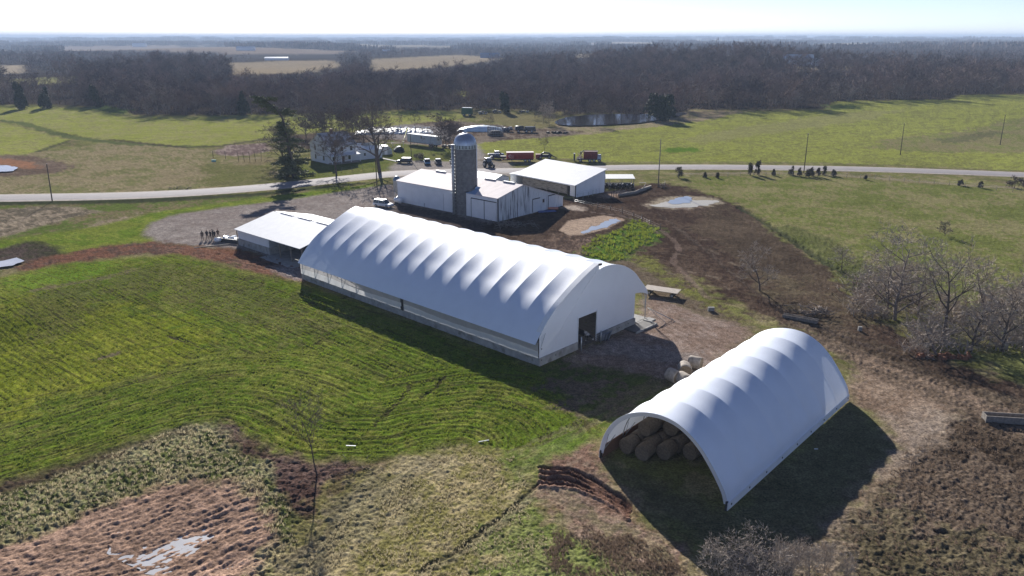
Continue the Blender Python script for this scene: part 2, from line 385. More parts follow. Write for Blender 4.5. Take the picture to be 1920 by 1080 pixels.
track([(900, 300), (950, 304), (1010, 308)], 3, (.18, .15, .11), warp=.8)
paint([(395, 285), (430, 272), (500, 268), (515, 280), (470, 292), (420, 292)], (.30, .235, .20), warp=1.2, w2=1, col2=(.14, .10, .09), dsp=.15)
paint([(430, 300), (490, 292), (520, 300), (480, 312), (430, 315)], (.20, .165, .09), warp=1.5)
paint([(-300, 300), (60, 288), (200, 270), (380, 280), (420, 300), (540, 320), (540, 345), (300, 360), (0, 366), (-300, 366)], (.245, .20, .115), warp=2, w2=3, col2=(.15, .145, .06), dsp=.1)
paint([(380, 305), (500, 310), (540, 345), (380, 352)], (.11, .115, .035), warp=2, w2=3, amt=.7)
paint([(-200, 292), (0, 290), (70, 293), (140, 310), (120, 322), (40, 330), (-200, 335)], (.12, .085, .06), warp=1.5, col2=(.16, .12, .09))
paint([(-200, 296), (0, 297), (60, 303), (78, 316), (50, 316), (0, 308), (-200, 308)], (.25, .13, .075), warp=1.3)
# --- between road and yard
paint([(-300, 378), (0, 378), (250, 373), (480, 362), (700, 340), (740, 352), (560, 372), (380, 392), (270, 425), (150, 470), (0, 490), (-300, 500)], (.10, .13, .03), warp=.8, w2=1, col2=(.16, .13, .07), dsp=.08)
paint([(-300, 378), (0, 378), (250, 373), (480, 362), (640, 345), (700, 342), (640, 349), (480, 368), (260, 381), (0, 385), (-300, 388)], (.045, .05, .025), warp=.4)
paint([(-300, 390), (0, 392), (90, 386), (200, 396), (140, 410), (60, 430), (0, 445), (-300, 450)], (.26, .21, .15), warp=1, w2=1.5, col2=(.12, .10, .07), dsp=.2)
paint([(170, 418), (250, 398), (330, 392), (340, 398), (260, 418), (200, 430), (160, 428)], (.27, .21, .15), warp=1.2, w2=1, col2=(.13, .12, .05), dsp=.1)
paint([(-200, 452), (0, 450), (110, 436), (200, 420), (290, 398), (420, 380), (560, 362), (700, 345), (700, 350), (580, 372), (430, 386), (330, 402), (280, 420), (268, 437), (290, 452), (200, 462), (120, 478), (110, 462), (60, 458), (0, 466), (-200, 480)], (.17, .20, .035), warp=.5, w2=.6, col2=(.11, .16, .02), dsp=.08, row=.3)
paint([(-200, 465), (0, 466), (60, 450), (110, 462), (122, 478), (60, 492), (0, 500), (-200, 510)], (.055, .052, .03), warp=.6, col2=(.08, .06, .05), dsp=.2)
# gravel yard
paint([(268, 437), (285, 418), (330, 402), (430, 388), (520, 377), (600, 365), (700, 350), (735, 345), (750, 360), (760, 380), (900, 402), (960, 420), (820, 520), (560, 520), (470, 470), (380, 462), (300, 455)], GRV, warp=.5, dsp=.02, spk=.12, col2=(.21, .175, .155))
for pts in ([(290, 432), (330, 418), (420, 400), (560, 380), (740, 360)], [(300, 448), (340, 428), (430, 410), (570, 392), (740, 372)], [(380, 452), (420, 430), (560, 405), (720, 385)], [(280, 424), (320, 408), (450, 390), (700, 352)]):
    track(pts, .8, (.20, .165, .145), warp=.3, amt=.45); 
paint([(735, 380), (760, 383), (860, 402), (900, 415), (960, 432), (1040, 400), (1080, 430), (1020, 470), (900, 460), (740, 420)], (.10, .08, .07), warp=1, col2=(.075, .06, .055), dsp=.08)  # dark ground between the barns, with the old barn's shade in its colour
# dirt bank below the yard
paint([(60, 486), (200, 462), (290, 452), (380, 462), (445, 466), (575, 500), (575, 545), (520, 527), (440, 505), (330, 478), (270, 476), (130, 492), (40, 512), (20, 500)], RDIRT, warp=.9, w2=.8, col2=(.10, .065, .05), dsp=.18)
for i in range(6):
    track([(300, 462 + i * 3), (400, 472 + i * 5), (500, 498 + i * 6), (570, 522 + i * 6)], .5, (.24, .14, .10), warp=.3, amt=.5, dsp=.12)
paint([(505, 498), (566, 503), (568, 530), (520, 512)], (.27, .24, .225), warp=.4)
# --- the drilled field in front
FIELD_EDGE = [(-250, 985), (-100, 935), (0, 903), (80, 880), (140, 862), (200, 842), (262, 822), (330, 800), (370, 790), (420, 790), (470, 812), (520, 842), (570, 856), (640, 860), (700, 858), (760, 852), (800, 838), (860, 832)]
idx, m = paint([(-250, 985)] + FIELD_EDGE[1:] + [(940, 850), (1010, 838), (1060, 845), (1125, 830), (1200, 700), (1010, 690), (760, 600), (565, 530), (440, 503), (330, 476), (120, 494), (0, 520), (-250, 560)], GN, warp=.35, dsp=.07, row=1., col2=GN2)
paint([(-250, 800), (-100, 600), (0, 560), (150, 560), (330, 590), (420, 640), (330, 680), (120, 740), (0, 800)], (.23, .235, .02), warp=4, w2=3, amt=.45, row=.75)
paint([(0, 530), (120, 498), (230, 490), (180, 520), (60, 545)], (.12, .21, .02), warp=2, amt=.6, row=.5)
paint([(230, 500), (430, 500), (640, 600), (560, 640), (330, 560), (200, 540)], (.13, .115, .05), warp=5, w2=4, amt=.5, row=1)
paint([(40, 545), (150, 525), (200, 560), (140, 640), (60, 640), (20, 590)], (.14, .12, .055), warp=4, w2=4, amt=.45, row=.8)
track([(60, 545), (140, 530), (210, 518), (250, 505)], 1.6, (.19, .14, .10), warp=.5, amt=.6)
track([(315, 630), (350, 640)], .7, (.05, .04, .03), warp=.2, amt=.9, dsp=-.15)
track([(270, 655), (310, 648), (330, 640)], .5, (.06, .05, .03), warp=.2, amt=.7)
track([(185, 672), (218, 663)], 1.2, (.16, .12, .09), warp=.3, amt=.8)
for a, b in (((566, 655), (618, 625)), ((700, 800), (770, 720)), ((470, 545), (495, 525)), ((790, 745), (835, 705)), ((640, 560), (690, 540))):
    track([a, ((a[0] + b[0]) / 2 + 4, (a[1] + b[1]) / 2 + 2), b], .45, (.045, .04, .02), warp=.25, amt=.8, dsp=-.08)
# field under the barn's shade and the lane beside it
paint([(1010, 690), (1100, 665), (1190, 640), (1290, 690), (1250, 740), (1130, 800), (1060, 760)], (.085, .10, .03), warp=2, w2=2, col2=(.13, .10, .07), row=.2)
for off in (0, 14, 34, 46):
    track([(960 + off * .4, 846 + off), (1080, 790 + off * .6), (1180, 735 + off * .5), (1250, 700 + off * .4)], .7, (.14, .11, .075), warp=.35, amt=.55, dsp=-.05)
# --- the hollow
paint([(-300, 1010), (0, 925), (150, 880), (270, 828), (372, 798), (430, 800), (500, 850), (540, 900), (590, 950), (560, 1010), (520, 1090), (400, 1200), (-300, 1300)], (.115, .135, .045), warp=.7, w2=.8, dsp=.34, col2=(.27, .26, .14))
paint([(-300, 990), (0, 905), (140, 866), (262, 824), (330, 803), (372, 794), (372, 803), (330, 815), (262, 838), (140, 884), (0, 925), (-300, 1020)], (.07, .05, .038), warp=.6, dsp=.2)
paint([(-300, 1060), (0, 1020), (150, 968), (260, 920), (350, 893), (440, 900), (500, 945), (522, 1000), (500, 1060), (460, 1120), (300, 1250), (-300, 1250)], (.31, .21, .155), warp=.9, w2=1., dsp=.09)
MZ = mask([(-300, 1060), (0, 1020), (150, 968), (260, 920), (350, 893), (440, 900), (500, 945), (522, 1000), (500, 1060), (460, 1120), (300, 1250), (-300, 1250)], .9, .6, 1.)
q_ = MZ[0]; su = GX[q_] * .82 + GY[q_] * .57; sv = -GX[q_] * .57 + GY[q_] * .82 + .9 * w2x[q_]
stk = noise(su / 1.6, sv / .34, 55) + .6 * noise(su / .8, sv / .2, 56); swl = noise(su / 7, sv / 2.5, 57)
COL[q_] *= (1 + .42 * np.clip(stk + .8 * swl, -1, 1) * MZ[1])[:, None] * np.array((1, .97, .94))[None]; GZ[q_] += .11 * np.clip(stk, -1, 1) * MZ[1]
paint([(392, 788), (440, 793), (500, 836), (560, 862), (700, 862), (760, 858), (720, 880), (660, 905), (625, 945), (600, 985), (560, 960), (535, 920), (490, 870), (440, 830)], (.085, .052, .042), warp=.9, w2=.8, dsp=.22, col2=(.13, .085, .07))
paint([(520, 1090), (545, 1010), (600, 960), (640, 905), (700, 872), (760, 858), (850, 835), (960, 842), (1010, 850), (1030, 900), (1010, 960), (1060, 1010), (1200, 1090), (1200, 1250), (400, 1250)], (.185, .165, .06), warp=1.5, w2=1.5, dsp=.14, col2=(.30, .245, .13))
paint([(560, 1090), (640, 980), (720, 900), (820, 850), (870, 870), (760, 940), (680, 1010), (620, 1090)], (.32, .27, .17), warp=2, w2=2, amt=.6, dsp=.16)
paint([(540, 1060), (600, 985), (680, 905), (720, 880), (700, 930), (640, 1000), (580, 1080)], (.10, .085, .06), warp=1.2, w2=1.5, amt=.7, dsp=.2)
paint([(940, 860), (1090, 800), (1120, 820), (1040, 880), (990, 920), (960, 900)], (.09, .14, .025), warp=1.5, amt=.7)
paint([(890, 1090), (930, 1000), (1000, 950), (1060, 980), (1200, 1060), (1250, 1120), (900, 1150)], (.10, .15, .03), warp=2, w2=2, amt=.65, dsp=.18)
track([(780, 1075), (850, 1035), (920, 985), (985, 930), (1010, 905)], .45, (.05, .045, .03), warp=.25, amt=.85, dsp=-.14)
track([(790, 1080), (860, 1040), (930, 990), (1000, 930), (1060, 880)], .7, (.20, .17, .12), warp=.3, amt=.5)
# reddish dirt and ruts in front of the hay shed
paint([(1000, 888), (1035, 862), (1085, 838), (1125, 828), (1135, 870), (1200, 960), (1290, 1040), (1330, 1120), (1240, 1120), (1170, 1060), (1090, 1010), (1020, 950)], (.20, .125, .09), warp=1., w2=1, dsp=.1, col2=(.25, .18, .13))
paint([(1040, 920), (1100, 935), (1180, 975), (1270, 1050), (1290, 1120), (1180, 1080), (1090, 1010)], (.27, .205, .155), warp=1.5, w2=1, amt=.6, col2=(.13, .12, .06))
for i, (a, b) in enumerate(((878, 948), (887, 955), (897, 961), (906, 969))):
    track([(1012 + i * 2, a), (1060, a + 2), (1100, a + 14), (1150, b - 28), (1180, b)], .55, (.10, .055, .042), warp=.25, amt=.9, dsp=-.35)
    track([(1010, a + 5), (1060, a + 7), (1100, a + 19), (1150, b - 22), (1178, b + 5)], .5, (.24, .145, .105), warp=.25, amt=.8, dsp=.22)
# --- drive between the barns, mud lot, pads
MUDLOT = [(900, 425), (1040, 378), (1130, 360), (1240, 342), (1290, 352), (1360, 372), (1385, 385), (1450, 430), (1540, 495), (1600, 545), (1640, 600), (1740, 640), (1800, 690), (1960, 730), (2300, 800), (2300, 1400), (1500, 1400), (1500, 1090), (1560, 1000), (1700, 850), (1790, 770), (1600, 690), (1560, 640), (1420, 590), (1300, 520), (1180, 480), (1040, 500), (950, 470)]
paint(MUDLOT, MUD, warp=1.5, w2=1.5, dsp=.12, col2=MUD2)
paint([(1340, 380), (1450, 430), (1550, 510), (1620, 590), (1560, 640), (1430, 560), (1360, 480), (1300, 430)], (.115, .095, .06), warp=3, w2=3, amt=.25, dsp=.1)
paint([(1400, 500), (1500, 520), (1600, 560), (1660, 600), (1620, 640), (1500, 590), (1430, 560)], (.16, .13, .08), warp=3, w2=4, amt=.45, col2=(.07, .05, .035))
paint([(1420, 590), (1560, 610), (1690, 660), (1960, 780), (2300, 860), (2300, 1500), (1400, 1500), (1480, 1080), (1560, 1000), (1700, 850), (1790, 770), (1610, 700), (1560, 650)], (.062, .045, .032), warp=1.5, w2=1.5, dsp=.2, col2=(.105, .08, .057))
paint([(1640, 930), (1800, 850), (1900, 860), (1960, 940), (1900, 1010), (1760, 1000), (1640, 1000)], (.18, .135, .10), warp=3, w2=3, amt=.5)
paint([(1500, 960), (1640, 900), (1700, 960), (1900, 1000), (1960, 1100), (1400, 1150)], (.12, .105, .055), warp=3, w2=3, amt=.5)
paint([(1290, 1120), (1340, 1010), (1440, 985), (1540, 990), (1620, 940), (1600, 1040), (1560, 1150)], (.21, .165, .12), warp=1.5, w2=1, dsp=.12, col2=(.12, .10, .06))
paint([(1060, 680), (1080, 655), (1190, 606), (1212, 545), (1250, 562), (1330, 592), (1412, 612), (1400, 640), (1320, 700), (1290, 720), (1200, 700), (1130, 690)], (.215, .155, .12), warp=.8, dsp=.03, col2=(.26, .20, .165))
paint([(1082, 652), (1130, 636), (1200, 640), (1280, 660), (1330, 650), (1320, 690), (1250, 680), (1170, 668), (1110, 668)], (.26, .235, .22), warp=1, w2=1, amt=.5, spk=.3)
paint([(1085, 490), (1180, 486), (1240, 520), (1330, 572), (1412, 606), (1400, 616), (1330, 594), (1225, 556), (1200, 530), (1130, 500)], (.14, .105, .08), warp=.7, w2=.8, amt=.85, dsp=.08, col2=(.085, .06, .045))
for q in range(7):
    track([(1215 + q * 4, 560 + q * 9), (1290, 590 + q * 9), (1370 - q * 6, 625 + q * 9)], .45, (.16, .11, .085), warp=.3, amt=.5, dsp=-.04)
paint([(1190, 470), (1260, 503), (1340, 556), (1404, 602), (1396, 610), (1330, 574), (1250, 528), (1200, 500), (1170, 486)], (.15, .15, .045), warp=1., w2=1, dsp=.12, col2=(.10, .075, .05))
paint([(1086, 470), (1110, 448), (1160, 430), (1190, 408), (1240, 428), (1232, 450), (1190, 470), (1170, 490), (1120, 492)], (.085, .15, .025), warp=1.2, w2=1.2, dsp=.3, col2=(.075, .085, .035))
paint([(1000, 452), (1040, 440), (1085, 445), (1130, 440), (1100, 470), (1080, 480), (1010, 475)], (.17, .12, .09), warp=1.5, w2=1.5, dsp=.25, col2=(.085, .06, .048))
track([(1235, 428), (1262, 450), (1272, 470), (1262, 490), (1290, 520), (1330, 560)], 1.0, (.17, .125, .10), warp=.4, amt=.6)
track([(1110, 398), (1180, 408), (1235, 426)], .6, (.18, .14, .12), warp=.3, amt=.7)
# tan strip painted as sunlit, and pale rubble right of the hay shed
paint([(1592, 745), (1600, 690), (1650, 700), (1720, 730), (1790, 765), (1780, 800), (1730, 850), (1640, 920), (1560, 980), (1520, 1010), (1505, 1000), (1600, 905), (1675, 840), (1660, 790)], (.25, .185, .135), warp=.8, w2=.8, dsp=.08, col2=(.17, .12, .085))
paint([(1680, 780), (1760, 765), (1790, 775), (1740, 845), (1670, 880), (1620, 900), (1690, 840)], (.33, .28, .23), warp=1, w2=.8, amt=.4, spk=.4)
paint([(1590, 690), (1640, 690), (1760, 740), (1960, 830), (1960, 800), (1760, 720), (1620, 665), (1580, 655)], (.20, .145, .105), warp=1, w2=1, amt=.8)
for q in range(5):
    track([(1500 + q * 10, 612 + q * 8), (1620, 660 + q * 9), (1760, 712 + q * 11), (1930, 790 + q * 14)], .6, (.16, .12, .09), warp=.3, amt=.5, dsp=-.1)
# field painted darker within the outline of the hay shed's shadow
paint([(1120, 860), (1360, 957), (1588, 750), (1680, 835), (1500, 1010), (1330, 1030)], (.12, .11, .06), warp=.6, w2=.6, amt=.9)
for q in range(9):
    o_ = q * 13; track([(1225 + o_ * .6, 392 + o_ * .5), (1290 + o_ * .7, 440 + o_ * .6), (1380 + o_ * .7, 520 + o_ * .5), (1480 + o_ * .8, 590 + o_ * .35), (1640 + o_, 650 + o_ * .4)], .5, ((.035, .024, .018), (.13, .10, .08))[q % 2], warp=.5, amt=.5, dsp=(-.10, .06)[q % 2])
for q in range(60):
    a_, b_ = rnd.uniform(1180, 1500), rnd.uniform(400, 600)
    if b_ < 420 + (a_ - 1240) * .3 or a_ > 1300 + (b_ - 400): continue
    track([(a_, b_), (a_ + rnd.uniform(6, 22), b_ + rnd.uniform(2, 9))], rnd.uniform(.3, .9), rnd.choice(((.15, .12, .09), (.03, .022, .018), (.19, .15, .11))), warp=.4, amt=.6)
# --- right-hand pasture
PAST = [(1268, 332), (1400, 330), (1560, 332), (1740, 345), (2300, 375), (2300, 780), (1960, 730), (1930, 690), (1830, 640), (1700, 590), (1600, 545), (1560, 500), (1480, 450), (1420, 405), (1380, 380), (1330, 362)]
paint(PAST, (.135, .15, .042), warp=1.2, w2=1.5, dsp=.09, col2=(.195, .175, .08))
paint([(1440, 430), (1520, 470), (1600, 540), (1640, 570), (1700, 560), (1640, 500), (1560, 450), (1480, 420)], (.09, .10, .035), warp=1.5, w2=1.5, amt=.8, dsp=.2)
paint([(1800, 660), (1900, 650), (2300, 700), (2300, 800), (1960, 725), (1860, 690)], (.17, .18, .06), warp=1.5, w2=1.5)
track([(1385, 388), (1440, 420), (1500, 460), (1560, 498), (1600, 520)], 1.6, (.05, .055, .03), warp=.6, amt=.85, dsp=-.5)
track([(1268, 326), (1400, 325), (1560, 328), (1740, 342), (1900, 352)], 3.2, (.27, .22, .15), warp=.8, amt=.6)
# mud ring with standing water, concrete pads
paint([(1210, 384), (1225, 374), (1262, 368), (1300, 367), (1340, 371), (1354, 379), (1335, 388), (1290, 393), (1240, 391)], (.33, .28, .20), warp=.9, w2=1., dsp=.06, col2=(.20, .15, .12))
paint([(1048, 432), (1066, 414), (1082, 411), (1130, 404), (1162, 408), (1172, 412), (1140, 428), (1095, 440), (1070, 442)], (.36, .27, .20), warp=.25, dsp=0., soft=.2)
paint([(1123, 366), (1145, 358), (1180, 357), (1160, 368), (1135, 372)], (.30, .22, .17), warp=.6)
paint([(1052, 388), (1080, 383), (1100, 392), (1090, 396), (1060, 391)], (.40, .33, .27), warp=.4)

# rows: distance from the hollow's edge near it, across the barn's long axis elsewhere
FE = catmull(world(FIELD_EDGE), 5)
near = np.nonzero((RR < 230) & (np.abs(GX) < 180))[0]
d1 = polydist(FE, GX[near], GY[near])
xx = (GX[near] - BB[0]) * BG[0] + (GY[near] - BB[1]) * BG[1]; tt = (GX[near] - BB[0]) * BA[0] + (GY[near] - BB[1]) * BA[1]
d2 = -xx - .0010 * (tt - 10) ** 2 + 100
left = sst(-22, -40, GX[near] + .4 * (GY[near] - 100))
sel = d1 < 19 + 4 * w2x[near]
ROWP[near] = np.where(sel, d1, d2 + 0 * left)
farr = np.nonzero((RR >= 180) & (RR < 900))[0]
ar = ground_at(1000, 282)[:2]; br = ground_at(1640, 196)[:2]; e = (br - ar) / np.linalg.norm(br - ar)
al = ground_at(0, 215)[:2]; bl = ground_at(560, 232)[:2]; el_ = (bl - al) / np.linalg.norm(bl - al)
pr = (GX[farr] - ar[0]) * -e[1] + (GY[farr] - ar[1]) * e[0]; pl = (GX[farr] - al[0]) * -el_[1] + (GY[farr] - al[1]) * el_[0]
ROWP[farr] = np.where(GX[farr] > -20, pr + .0006 * ((GX[farr] - 100) ** 2), pl) * .35
# broad tonal drift and displacement
COL *= (1 + .16 * np.clip(nA, -1, 1) * (RR < 1500) + .10 * nC)[:, None]
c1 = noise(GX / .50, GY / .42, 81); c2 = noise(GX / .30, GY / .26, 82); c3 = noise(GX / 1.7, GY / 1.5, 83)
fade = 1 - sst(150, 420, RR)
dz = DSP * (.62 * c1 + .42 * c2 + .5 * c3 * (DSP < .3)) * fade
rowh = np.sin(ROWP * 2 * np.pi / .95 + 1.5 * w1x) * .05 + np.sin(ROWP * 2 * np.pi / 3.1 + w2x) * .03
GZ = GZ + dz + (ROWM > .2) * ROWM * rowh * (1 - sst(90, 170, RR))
# tops of tussocks are paler, hollows between them darker, following the displacement
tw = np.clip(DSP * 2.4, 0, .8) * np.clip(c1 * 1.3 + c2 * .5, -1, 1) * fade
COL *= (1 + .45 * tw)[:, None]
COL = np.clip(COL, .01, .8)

gm = bpy.data.materials.new('ground_cover'); gm.use_nodes = True
N = gm.node_tree.nodes; Lk = gm.node_tree.links; P = N['Principled BSDF']
P.inputs['Roughness'].default_value = .95; P.inputs['Specular IOR Level'].default_value = .0
def nod(t, **kw):
    n = N.new(t)
    for k_, v_ in kw.items(): setattr(n, k_, v_)
    return n
att = nod('ShaderNodeAttribute', attribute_name='cover'); rowa = nod('ShaderNodeAttribute', attribute_name='rows'); geo = nod('ShaderNodeNewGeometry')
sx = nod('ShaderNodeSeparateXYZ'); Lk.new(rowa.outputs['Vector'], sx.inputs[0])      # x = row phase, y = row mask, z = roughness of growth
gp = nod('ShaderNodeSeparateXYZ'); Lk.new(geo.outputs['Position'], gp.inputs[0])
def mth(op, a, b=None, c=None, clamp=False):
    n = nod('ShaderNodeMath', operation=op); n.use_clamp = clamp
    for i, q in enumerate((a, b, c)):
        if q is None: continue
        if isinstance(q, (int, float)): n.inputs[i].default_value = q
        else: Lk.new(q, n.inputs[i])
    return n.outputs[0]
def nz_(vec, scale, detail=3, rough=.6):
    n = nod('ShaderNodeTexNoise'); n.inputs['Scale'].default_value = scale; n.inputs['Detail'].default_value = detail; n.inputs['Roughness'].default_value = rough
    Lk.new(vec, n.inputs['Vector']); return n.outputs[0]
def rng_(v, a, b, c, d):
    n = nod('ShaderNodeMapRange'); n.inputs[1].default_value = a; n.inputs[2].default_value = b; n.inputs[3].default_value = c; n.inputs[4].default_value = d
    Lk.new(v, n.inputs[0]); return n.outputs[0]
n1 = nz_(geo.outputs['Position'], 1.1, 5, .7); n2 = nz_(geo.outputs['Position'], 5.0, 3, .65); n3 = nz_(geo.outputs['Position'], .22, 4, .6)
f = mth('MULTIPLY', mth('MULTIPLY', rng_(n1, .3, .7, .60, 1.34), rng_(n2, .32, .68, .48, 1.5)), rng_(n3, .3, .7, .86, 1.14))
cv = nod('ShaderNodeCombineXYZ'); Lk.new(mth('MULTIPLY', sx.outputs[0], 1.7), cv.inputs[0]); Lk.new(mth('MULTIPLY', gp.outputs[0], .10), cv.inputs[1]); Lk.new(mth('MULTIPLY', gp.outputs[1], .10), cv.inputs[2])
st = nz_(cv.outputs[0], 1.0, 3, .55)
cv2 = nod('ShaderNodeCombineXYZ'); Lk.new(mth('MULTIPLY', sx.outputs[0], 4.6), cv2.inputs[0]); Lk.new(mth('MULTIPLY', gp.outputs[0], .45), cv2.inputs[1]); Lk.new(mth('MULTIPLY', gp.outputs[1], .45), cv2.inputs[2])
st2 = nz_(cv2.outputs[0], 1.0, 3, .6)
gap = mth('MULTIPLY', rng_(mth('ADD', mth('MULTIPLY', st, .6), mth('MULTIPLY', st2, .4)), .50, .40, 0, 1), mth('MULTIPLY', sx.outputs[1], .62), clamp=True)
mixs = nod('ShaderNodeMix', data_type='RGBA'); Lk.new(gap, mixs.inputs[0]); Lk.new(att.outputs['Color'], mixs.inputs[6]); mixs.inputs[7].default_value = (.062, .048, .026, 1)
vm = nod('ShaderNodeVectorMath', operation='SCALE'); Lk.new(mixs.outputs[2], vm.inputs[0]); Lk.new(f, vm.inputs['Scale'])
Lk.new(vm.outputs[0], P.inputs['Base Color'])
hgt = mth('ADD', mth('MULTIPLY', n1, .30), mth('MULTIPLY', n2, .10)); hgt = mth('ADD', hgt, mth('MULTIPLY', mth('MULTIPLY', gap, -.22), 1.0))
hgt = mth('MULTIPLY', hgt, mth('ADD', mth('MULTIPLY', sx.outputs[2], 3.0), .25))
bmp = nod('ShaderNodeBump'); bmp.inputs['Strength'].default_value = .55; bmp.inputs['Distance'].default_value = 1.0
Lk.new(hgt, bmp.inputs['Height']); Lk.new(bmp.outputs[0], P.inputs['Normal'])

V = np.stack([GX, GY, GZ], 1)
i0 = np.arange(NT); i1 = (i0 + 1) % NT
Q = np.concatenate([np.stack([r * NT + i0, r * NT + i1, (r + 1) * NT + i1, (r + 1) * NT + i0], 1) for r in range(NR - 1)])[:, ::-1]
ground = np_mesh('ground', V, Q, gm, smooth=True)
a_ = ground.data.color_attributes.new('cover', 'FLOAT_COLOR', 'POINT'); a_.data.foreach_set('color', np.concatenate([COL, np.ones((NV, 1))], 1).astype(np.float32).ravel())
a_ = ground.data.attributes.new('rows', 'FLOAT_VECTOR', 'POINT'); a_.data.foreach_set('vector', np.stack([ROWP, np.clip(ROWM, 0, 1), np.clip(DSP, 0, .4)], 1).astype(np.float32).ravel())
tag(ground, kind='structure')
# ground centre fan is hidden far below the camera: close it
# ------------------------------------------------------------------ road, water
def sheet_strip(name, pts, width, m, dz=.05, n=8, kind='structure'):
    P = catmull(np.array([ground_at(*q)[:2] for q in pts]), n)
    T = np.gradient(P, axis=0); T /= np.linalg.norm(T, axis=1)[:, None]; Nn = np.stack([-T[:, 1], T[:, 0]], 1)
    K = 17; vs = []
    for i in range(len(P)):
        for k in range(K):
            u = (k / (K - 1) - .5); q = P[i] + Nn[i] * u * width
            vs.append((q[0], q[1], float(H(*q)) + dz + .10 * (1 - 4 * u * u)))
    fs = [(i * K + k, i * K + k + 1, (i + 1) * K + k + 1, (i + 1) * K + k) for i in range(len(P) - 1) for k in range(K - 1)]
    fs += [((i + 1) * K, i * K, i * K, (i + 1) * K)[:0] for i in range(0)]
    o = np_mesh(name, np.array(vs), np.array(fs), m, True); tag(o, kind=kind)
    a_ = o.data.attributes.new('across', 'FLOAT', 'POINT'); a_.data.foreach_set('value', np.tile(np.linspace(-.5, .5, K), len(P)).astype(np.float32)); return o
ROADM = mat('pale_chip_road', (.25, .225, .225), rough=.9, var=.14, scale=.25, bump=.2, bscale=8, col2=(.24, .215, .21), thr=.55)
_n = ROADM.node_tree.nodes; _l = ROADM.node_tree.links; _a = _n.new('ShaderNodeAttribute'); _a.attribute_name = 'across'
_m = _n.new('ShaderNodeMath'); _m.operation = 'MULTIPLY'; _m.inputs[1].default_value = 2 * math.pi / .235; _l.new(_a.outputs['Fac'], _m.inputs[0])
_c = _n.new('ShaderNodeMath'); _c.operation = 'COSINE'; _l.new(_m.outputs[0], _c.inputs[0]); _s = _n.new('ShaderNodeMath'); _s.operation = 'MULTIPLY_ADD'; _s.inputs[1].default_value = .13; _s.inputs[2].default_value = .95; _l.new(_c.outputs[0], _s.inputs[0])
_v = _n.new('ShaderNodeVectorMath'); _v.operation = 'SCALE'; _pb = _n['Principled BSDF'].inputs['Base Color']; _l.new(_pb.links[0].from_socket, _v.inputs[0]); _l.new(_s.outputs[0], _v.inputs['Scale']); _l.new(_v.outputs[0], _pb)
SHLD = mat('gravel_shoulder', (.30, .255, .215), rough=.95, var=.3, scale=.8, bump=.3, bscale=6)
ROADPTS = [(-500, 372), (-200, 374), (0, 371.5), (200, 368), (330, 363), (450, 355), (560, 345), (650, 335), (740, 326), (830, 322), (900, 321), (1000, 319.5), (1130, 315), (1250, 313.5), (1400, 314), (1600, 317), (1750, 321.5), (1920, 328), (2150, 338), (2500, 352)]
sheet_strip('road_shoulder', ROADPTS, 10.0, SHLD, dz=.04)
sheet_strip('road', ROADPTS, 7.0, ROADM, dz=.10)
def water_sheet(name, poly, z, m, warp=1.0):
    Pw = world(poly)
    Pc = catmull(np.vstack([Pw, Pw[:1]]), 6)[:-1]
    c = Pc.mean(0)
    if warp: Pc = Pc + warp * np.stack([noise(Pc[:, 0] / 1.7, Pc[:, 1] / 1.7, 91), noise(Pc[:, 0] / 1.7, Pc[:, 1] / 1.7, 92)], 1)
    zz = float(H(*c)) + z if z < 5 else z - 7 - 2.70
    me = bpy.data.meshes.new(name); me.from_pydata([(p[0], p[1], zz) for p in Pc], [], [tuple(range(len(Pc)))]); me.materials.append(m)
    o = bpy.data.objects.new(name, me); C.objects.link(o); tag(o, kind='structure'); return o
WAT = mat('standing_water', (.03, .035, .035), rough=.04, var=.1, spec=1.0, bump=.04, bscale=1.5)
WATP = mat('pond_water', (.02, .022, .02), rough=.10, var=.1, spec=.8, bump=.25, bscale=.8)
WATB = mat('puddle_water', (.24, .28, .34), rough=.3, var=.1, spec=.8)  # blue-grey base carries the reflected sky
WATM = mat('milky_water', (.46, .45, .45), rough=.22, var=.15, scale=.4, spec=.8)
water_sheet('pond_water', [(1038, 232), (1060, 222), (1130, 215), (1230, 215), (1290, 210), (1260, 222), (1200, 232), (1120, 237), (1060, 237)], .45, WATP)
water_sheet('pond_water', [(-120, 311), (0, 312), (24, 314), (34, 318), (20, 323), (-40, 327), (-120, 330)], .35, WATM)
water_sheet('pond_water', [(-80, 494), (0, 491), (30, 488), (44, 491), (30, 498), (0, 504), (-80, 520)], .32, WATM)
water_sheet('puddle_water', [(230, 960), (320, 925), (420, 930), (480, 970), (510, 1040), (480, 1090), (400, 1110), (280, 1085), (210, 1020)], 7.0, WATM)
water_sheet('puddle_water', [(1252, 379), (1270, 372), (1292, 369), (1297, 374), (1288, 381), (1262, 383)], .095, WATB, warp=.8)
water_sheet('puddle_water', [(1222, 384), (1250, 378), (1290, 376), (1340, 376), (1346, 380), (1310, 388), (1260, 390), (1236, 388)], .045, mat('cream_slurry', (.40, .36, .28), rough=.4, var=.2), warp=1.2)
water_sheet('puddle_water', [(1086, 437), (1112, 424), (1120, 425), (1132, 417), (1152, 410), (1161, 413), (1140, 426), (1110, 433), (1092, 439)], .04, WATB)

